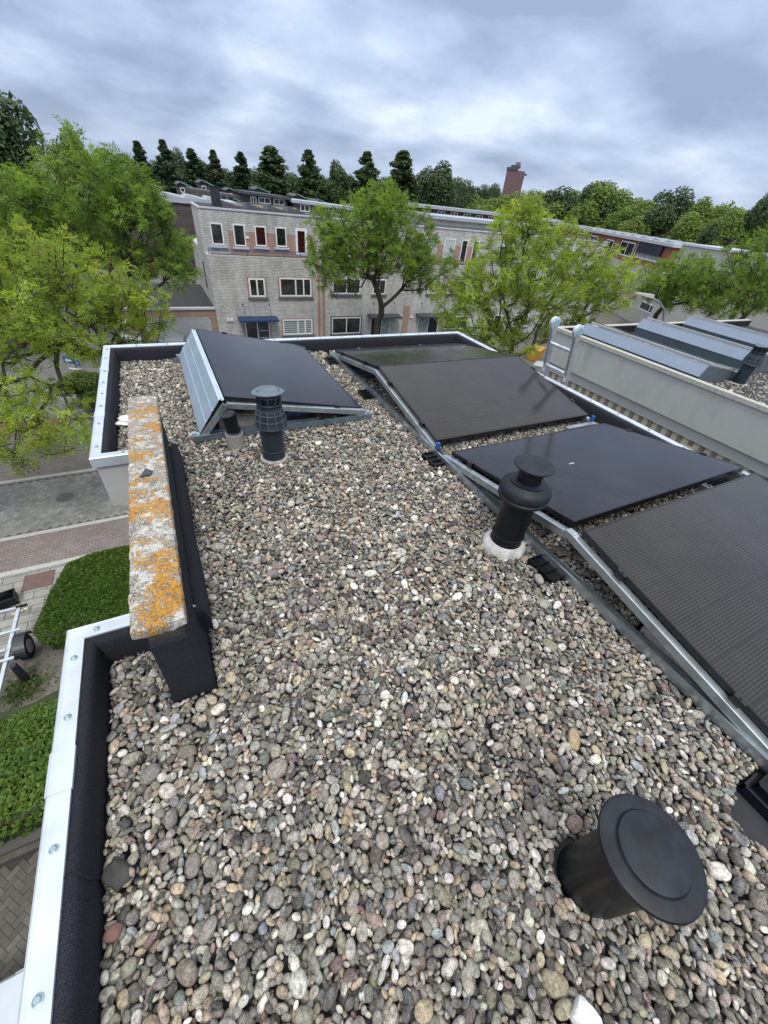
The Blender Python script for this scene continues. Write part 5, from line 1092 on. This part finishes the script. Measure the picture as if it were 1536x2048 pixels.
def leafy_tree(label, base, trunk_top, blobs, mat, seed, r0=.17, leaf=(.24, 4, .036), per=13, per_in=2, nm='ash_tree', cat='tree', bf=.4, spread=.20):
    rg = np.random.default_rng(seed); b0 = np.array([base[0], base[1], GZ]); tt = np.array(trunk_top, float); th = thing(nm, label, cat, tuple(b0), group='street trees in full leaf')
    trunk = [b0 + (tt - b0) * u + np.array([math.sin(u * 3 + seed), math.cos(u * 2.3 + seed), 0]) * .06 * u for u in np.linspace(0, 1, 9)]
    trunk = [q - b0 for q in trunk]; pts = crown_pts(blobs, rg) - b0; arr, par, tips = skeleton(trunk, pts, rg, bf)
    V, F, rad = branch_mesh(arr, par, r0, .0075)
    npmesh('trunk', V, F, bark, th, smooth=True)
    thin = np.where((rad < .03) & (np.arange(len(arr)) > 9))[0]; cidx = np.concatenate([np.repeat(tips, per), np.repeat(rg.choice(thin, len(thin) // 1), per_in)])
    pos = arr[cidx] + rg.normal(0, spread * .5, (len(cidx), 3)); ctr = arr[par[cidx]]; dirs = (arr[cidx] - ctr); dirs /= np.linalg.norm(dirs, axis=1)[:, None] + 1e-9; dirs = dirs * .5 + rg.normal(0, .75, dirs.shape) + np.array([0, 0, .35])
    V, q = pinnate(pos, dirs, leaf[0], leaf[1], leaf[2], rg); n = len(cidx)
    clump = rg.uniform(.30, 1.55, len(arr)); 
    for _ in range(2): clump = .5 * clump + .5 * clump[par]
    col = (clump[cidx] * rg.uniform(.85, 1.15, n))[:, None] * np.array([[1, 1, 1]]); zrel = np.clip((pos[:, 2:3] - pts[:, 2].min()) / (np.ptp(pts[:, 2]) + .1), 0, 1); young = (rg.random(n) < .3)[:, None]; col = np.where(young, col * np.array([[1.22, 1.08, .9]]), col)
    npmesh('crown', V, np.arange(len(V)).reshape(-1, 4), mat, th, col=np.repeat(col, 4 * q, 0)); print(label[:30], 'quads', len(V) // 4)
    return th
leafy_tree('bright yellow green tree filling the left edge beside our roof corner', (-2.55, 20), (-2.5, 20, -4.4),
    [((-3.3, 19, -2.3), (2.9, 3.2, 2.0), 330), ((-6.2, 18, -3.3), (3.0, 3.0, 1.9), 240), ((-.95, 20, -2.9), (1.5, 2, 1.3), 90), ((-4.5, 15.2, -5.2), (1.7, 2.0, 1.3), 110), ((-7.2, 16, -5.0), (2.2, 2.5, 1.5), 130), ((-9, 19, -3), (2.5, 3, 2.4), 110), ((-2.0, 19.5, -4.4), (1.6, 1.6, .7), 40)], leaf_y, 3, r0=.19, leaf=(.25, 4, .040), per=10)
leafy_tree('taller fresh green tree behind the yellow green one on the left', (-1.3, 28), (-1.2, 28, -3.2),
    [((-1.6, 28, -.3), (3.1, 3, 2.9), 420), ((1.2, 28, -2.3), (1.25, 2, 1.7), 100), ((-5.2, 28, -.9), (2.8, 2.5, 2.1), 220), ((.2, 28, .0), (1.5, 2, 1.4), 90)], leaf_g, 4, r0=.20, leaf=(.27, 4, .046), per=11)
leafy_tree('round crowned street tree in front of the pale brick terrace, centre', (13.65, 27), (13.5, 27, -5.6),
    [((13.5, 27, -.7), (3.8, 3.2, 2.5), 430), ((10.5, 27, -2.1), (2.1, 2.2, 2.0), 150), ((16.9, 27, -2.2), (2.1, 2.4, 1.7), 140), ((13.3, 27, 1.0), (1.9, 2, 1.15), 90), ((9.9, 27, -.5), (1.3, 1.6, 1.2), 50)], leaf_g, 5, r0=.21, leaf=(.29, 4, .047), per=11)
leafy_tree('wide light green street tree just beyond the ladder and right roof corner', (18.1, 18), (18.0, 18, -4.8),
    [((17.6, 18, -.9), (3.4, 3.2, 2.6), 330), ((22.6, 18, -1.4), (2.9, 2.8, 2.0), 230), ((14.2, 18, -2.3), (1.8, 2.2, 1.9), 110), ((17.0, 18, -4.2), (2.4, 2.4, 1.1), 90), ((21.8, 18, -3.8), (2.2, 2.2, 1.2), 90), ((16.3, 18, 1.3), (1.3, 1.4, .9), 40)], leaf_y, 6, r0=.19, leaf=(.27, 4, .044), per=12)
leafy_tree('mid green street tree behind the street lamp on the right', (35.8, 21), (35.6, 21, -3.9),
    [((35.8, 20.5, -1.6), (3.7, 3.0, 2.0), 300), ((38.5, 20.5, -1.9), (2.8, 2.6, 1.6), 130)], leaf_g, 7, r0=.19, leaf=(.30, 4, .050), per=10)
leafy_tree('mid green street tree at the right edge above the neighbouring roof', (36.4, 16), (36.2, 16, -3.4),
    [((35.8, 16, -.4), (4.6, 3.2, 2.3), 350), ((40.2, 16, -1.1), (3.4, 2.6, 2.0), 170), ((33.0, 16, -1.9), (2.2, 2.2, 1.2), 70)], leaf_g, 8, r0=.20, leaf=(.28, 4, .048), per=10)

# far trees: five prototypes of unit size, copied with their trunks and crowns
def proto(kind, mat, seed, n, leaf, hh, rr, zlow):
    rg = np.random.default_rng(seed); th = thing('background_tree', '', 'tree')
    if kind == 'cone':
        nb_ = 260; zz_ = rg.uniform(0, 1, nb_) ** 1.35; a = rg.uniform(0, 6.283, nb_); env = (1 - zz_) ** .85 * (1 + .22 * np.sin(3 * a + seed) + .12 * np.sin(5 * a + zz_ * 9)) * np.minimum(1, .6 + zz_ * 4); rad_ = env * rg.uniform(.25, .92, nb_); cb_ = np.stack([rad_ * np.cos(a), rad_ * np.sin(a), zz_ * .95], 1); cr0 = .09 + .24 * env * rg.uniform(.6, 1.2, nb_)
        bi = rg.integers(0, nb_, n); q = rg.normal(size=(n, 3)); q /= np.linalg.norm(q, axis=1)[:, None]; q *= rg.uniform(.1, 1, (n, 1)) ** .45; P = cb_[bi] * np.array([rr, rr, hh - zlow]) + q * cr0[bi][:, None] * np.array([rr, rr, .20]) + [0, 0, zlow]; Nn = q + rg.normal(0, .7, (n, 3)) + [0, 0, .4]
    elif kind == 'conifer':
        z = rg.uniform(0, 1, n) ** .8; lob = 1 + .22 * np.sin(rg.uniform(0, 6.28) + z * 26); a = rg.uniform(0, 2 * np.pi, n); lob *= 1 + .16 * np.sin(a * 5 + z * 14) + .10 * np.sin(a * 11 - z * 31)
        r = rr * (1 - z) ** .75 * lob * (rg.uniform(.15, 1, n) ** .45); P = np.stack([r * np.cos(a), r * np.sin(a), zlow + (hh - zlow) * z], 1)
        Nn = np.stack([np.cos(a), np.sin(a), np.full(n, .6)], 1) + rg.normal(0, .6, (n, 3))
    else:
        nb_ = 26; cb_ = rg.normal(size=(nb_, 3)); cb_ /= np.linalg.norm(cb_, axis=1)[:, None]; cb_ *= rg.uniform(.35, .80, (nb_, 1)); cr0 = rg.uniform(.22, .42, nb_)
        bi = rg.integers(0, nb_, n); q = rg.normal(size=(n, 3)); q /= np.linalg.norm(q, axis=1)[:, None]; q *= rg.uniform(.2, 1, (n, 1)) ** .4; L0 = cb_[bi] + q * cr0[bi][:, None]
        P = L0 * np.array([rr, rr, (hh - zlow) / 2]) + [0, 0, (hh + zlow) / 2]; Nn = q + rg.normal(0, .6, (n, 3)) + [0, 0, .4]
    Nn /= np.linalg.norm(Nn, axis=1)[:, None]; V, F = leaf_quads(P, Nn, leaf, rg, 1.8)
    tone = rg.uniform(.7, 1.3, n); npmesh('crown', V, F, mat, th, col=np.repeat(tone[:, None] * np.ones((1, 3)), 4, 0))
    MB().tube([(0, 0, 0), (.01, 0, .3), (0, .01, hh * .9)], [.022, .016, .004], 7).build('trunk', bark, th)
    return th
PR = {'con': proto('cone', leaf_f, 1, 14000, .013, 1.0, .165, .06), 'con2': proto('cone', leaf_f, 21, 14000, .013, 1.0, .165, .06), 'big': proto('cone', leaf_d, 2, 20000, .015, 1.0, .27, .08), 'big3': proto('cone', leaf_d, 22, 20000, .015, 1.0, .27, .08), 'big2': proto('broad', leaf_d, 3, 20000, .016, 1.0, .27, .12),
      'mid': proto('broad', leaf_m, 4, 24000, .017, 1.0, .36, .10), 'mid2': proto('broad', leaf_d, 5, 22000, .017, 1.0, .36, .10), 'lite': proto('broad', leaf_l, 6, 24000, .017, 1.0, .36, .12)}
used = set(); frr = {'con': .165, 'con2': .165, 'big3': .27, 'big': .27, 'big2': .27, 'mid': .36, 'mid2': .36, 'lite': .36}
def place(kind, x, y, top, r, label, group, rz=0, k=1.0):
    x, y, top, r = x * k, y * k, 1.55 + (top - 1.55) * k, r * k
    o = PR[kind] if kind not in used else copy_tree(PR[kind]); used.add(kind); H_ = top - GZ
    o.location = (x, y, GZ); o.rotation_euler = (0, 0, rz); s = r / frr[kind]; o.scale = (s, s, H_); tag(o, label, 'tree', group); return o
rg = random.Random(9)
GA = 'tall dark trees behind the rooftops'; GB = 'mixed trees along the right horizon'; GC = 'hazy distant trees on the horizon'
cl = ['leftmost slim dark conifer rising beside the big left tree', 'second slim conifer from the left behind the green attics', 'third slim conifer above the long grey roof', 'fourth slim conifer above the dark chalet roof', 'fifth slim conifer standing apart before the broad dark tree']
for (x, y, t_, r), lb in zip([(2.6, 125.0, 5.4, 2.6), (7.8, 124.8, 5.6, 2.6), (12.9, 124.3, 5.5, 2.4), (18.3, 123.7, 5.7, 2.4), (23.2, 122.8, 5.9, 2.4)], cl): place(rg.choice(['con', 'con2']), x + rg.uniform(-.8, .8), y, t_ + rg.uniform(.2, 1.2), r * rg.uniform(2.1, 2.6), lb, GA, rg.uniform(0, 6))
bl = ['broadest dark tree in the row above the centre chalet', 'pointed dark tree right of the broadest one', 'lowest dark tree of the row above the board clad building', 'dark tree just left of the middle tree top', 'tallest dark tree straight behind the middle tree', 'dark rounded tree right of the tallest one']
for (x, y, t_, r), lb, kd in zip([(28.4, 114.5, 7.4, 4.8), (36.3, 112.3, 7.5, 3.9), (42.6, 110.0, 6.4, 3.4), (48.4, 107.6, 8.5, 4.2), (55.6, 104.1, 9.6, 5.0), (62.3, 100.2, 8.5, 5.0)], bl, ['big', 'big3', 'big2', 'big3', 'big', 'big2']): place(kd, x, y, t_ + .6, r * (2.0 if kd != 'big2' else 1.35), lb, GA, rg.uniform(0, 6))
for x, y, t_, r in [(13.0, 169.5, 5.8, 4.4), (24.0, 198.5, 6.2, 4.2), (48.0, 163.1, 3.6, 5.8), (57.2, 160.1, 3.9, 5.9), (31.8, 187.3, 2.8, 6.1), (41.9, 185.3, 4.0, 7.1), (6.8, 189.9, 2.6, 5.5), (17.2, 189.2, 2.4, 5.8), (26.7, 188.1, 2.4, 6.0), (86.0, 122.9, 6.2, 5.6), (96.2, 127.9, 6.0, 5.8), (105.2, 133.5, 6.8, 5.2), (77.4, 116.7, 6.2, 4.7), (70, 150, 4.2, 7), (66, 175, 4.0, 8), (35, 160, 3.4, 7), (0, 180, 3.2, 7), (-6, 175, 3.6, 7), (120, 150, 5.4, 8), (132, 130, 5.6, 8), (60, 120, 4.4, 5), (30, 140, 3.0, 6), (39, 138, 3.2, 6), (46, 135, 3.4, 6), (53, 132, 3.8, 6), (73, 108, 5.8, 5), (20, 142, 2.8, 6), (10, 144, 2.6, 6)]:
    place(rg.choice(['mid2', 'big2', 'mid2']), x, y, t_, r, 'dark distant tree filling the horizon behind the roofs', GC, rg.uniform(0, 6))
mid = [(61.6, 85.0, 3.4, 3.5), (63.6, 77.2, 3.7, 3.8), (63.9, 70.3, 4.5, 3.0), (63.6, 63.7, 4.5, 3.2), (69.9, 64.4, 5.4, 3.3), (65.5, 54.2, 6.1, 3.1), (64.5, 47.4, 4.7, 2.5), (62.2, 41.9, 5.0, 2.5), (68.3, 41.6, 4.6, 2.3), (65.2, 37.1, 4.9, 2.1), (62.3, 32.0, 4.1, 1.8), (54.0, 26.2, 4.5, 1.5), (52.5, 66.9, 1.7, 3.3), (58.7, 61.5, 2.8, 3.1), (60.5, 52.3, 3.7, 2.7), (58.0, 39.2, 3.2, 2.4), (56.3, 32.5, 3.0, 2.1), (53.6, 26.9, 2.7, 1.6), (54.8, 24.5, 3.6, 1.4), (64.5, 101.2, 4.2, 3.5), (59.6, 45.5, 3.5, 2.4)]
mid += [(x * 1.12 + 3, y * 1.12 - 2, t_ + .1, r) for x, y, t_, r in mid[::2]] + [(x * .97, y * .97 + 2.2, t_ - .7, r * .9) for x, y, t_, r in mid[1::2]]
for x, y, t_, r in mid: 
    kd = rg.choice(['mid', 'mid', 'lite', 'mid2']); place(kd, x, y, t_ + .3, r * 1.75, 'light green tree of the belt behind the right hand houses' if kd == 'lite' else ('mid green tree of the belt behind the right hand houses' if kd == 'mid' else 'dark green tree of the belt behind the right hand houses'), GB, rg.uniform(0, 6), 1.42)
TL = 'trees at the left edge'
place('mid2', -7.4, 47.5, 4.5, 4.2, 'tall dark tree cut by the left edge of the view', TL); place('lite', -9.2, 36, 1.6, 4.6, 'fresh green tree left of the tall left pair', TL, 2); place('mid', -4.2, 58, 4.2, 3.4, 'mid green tree peeping over the left tree crowns', TL, 1); place('mid2', -13, 44, 4.0, 5, 'dark tree outside the left edge behind the tall one', TL, 4)
place('mid', -4.2, 24.2, -6.6, 1.6, 'low green bush under the left tree beside our roof corner', TL, 3); place('mid', -1.0, 56, -5.0, 2.2, 'green bush behind the garage roof', TL, 3)
place('mid', 20.0, 70.0, -1.0, 1.1, 'small dark bush before the centre chalet', TL, 3)
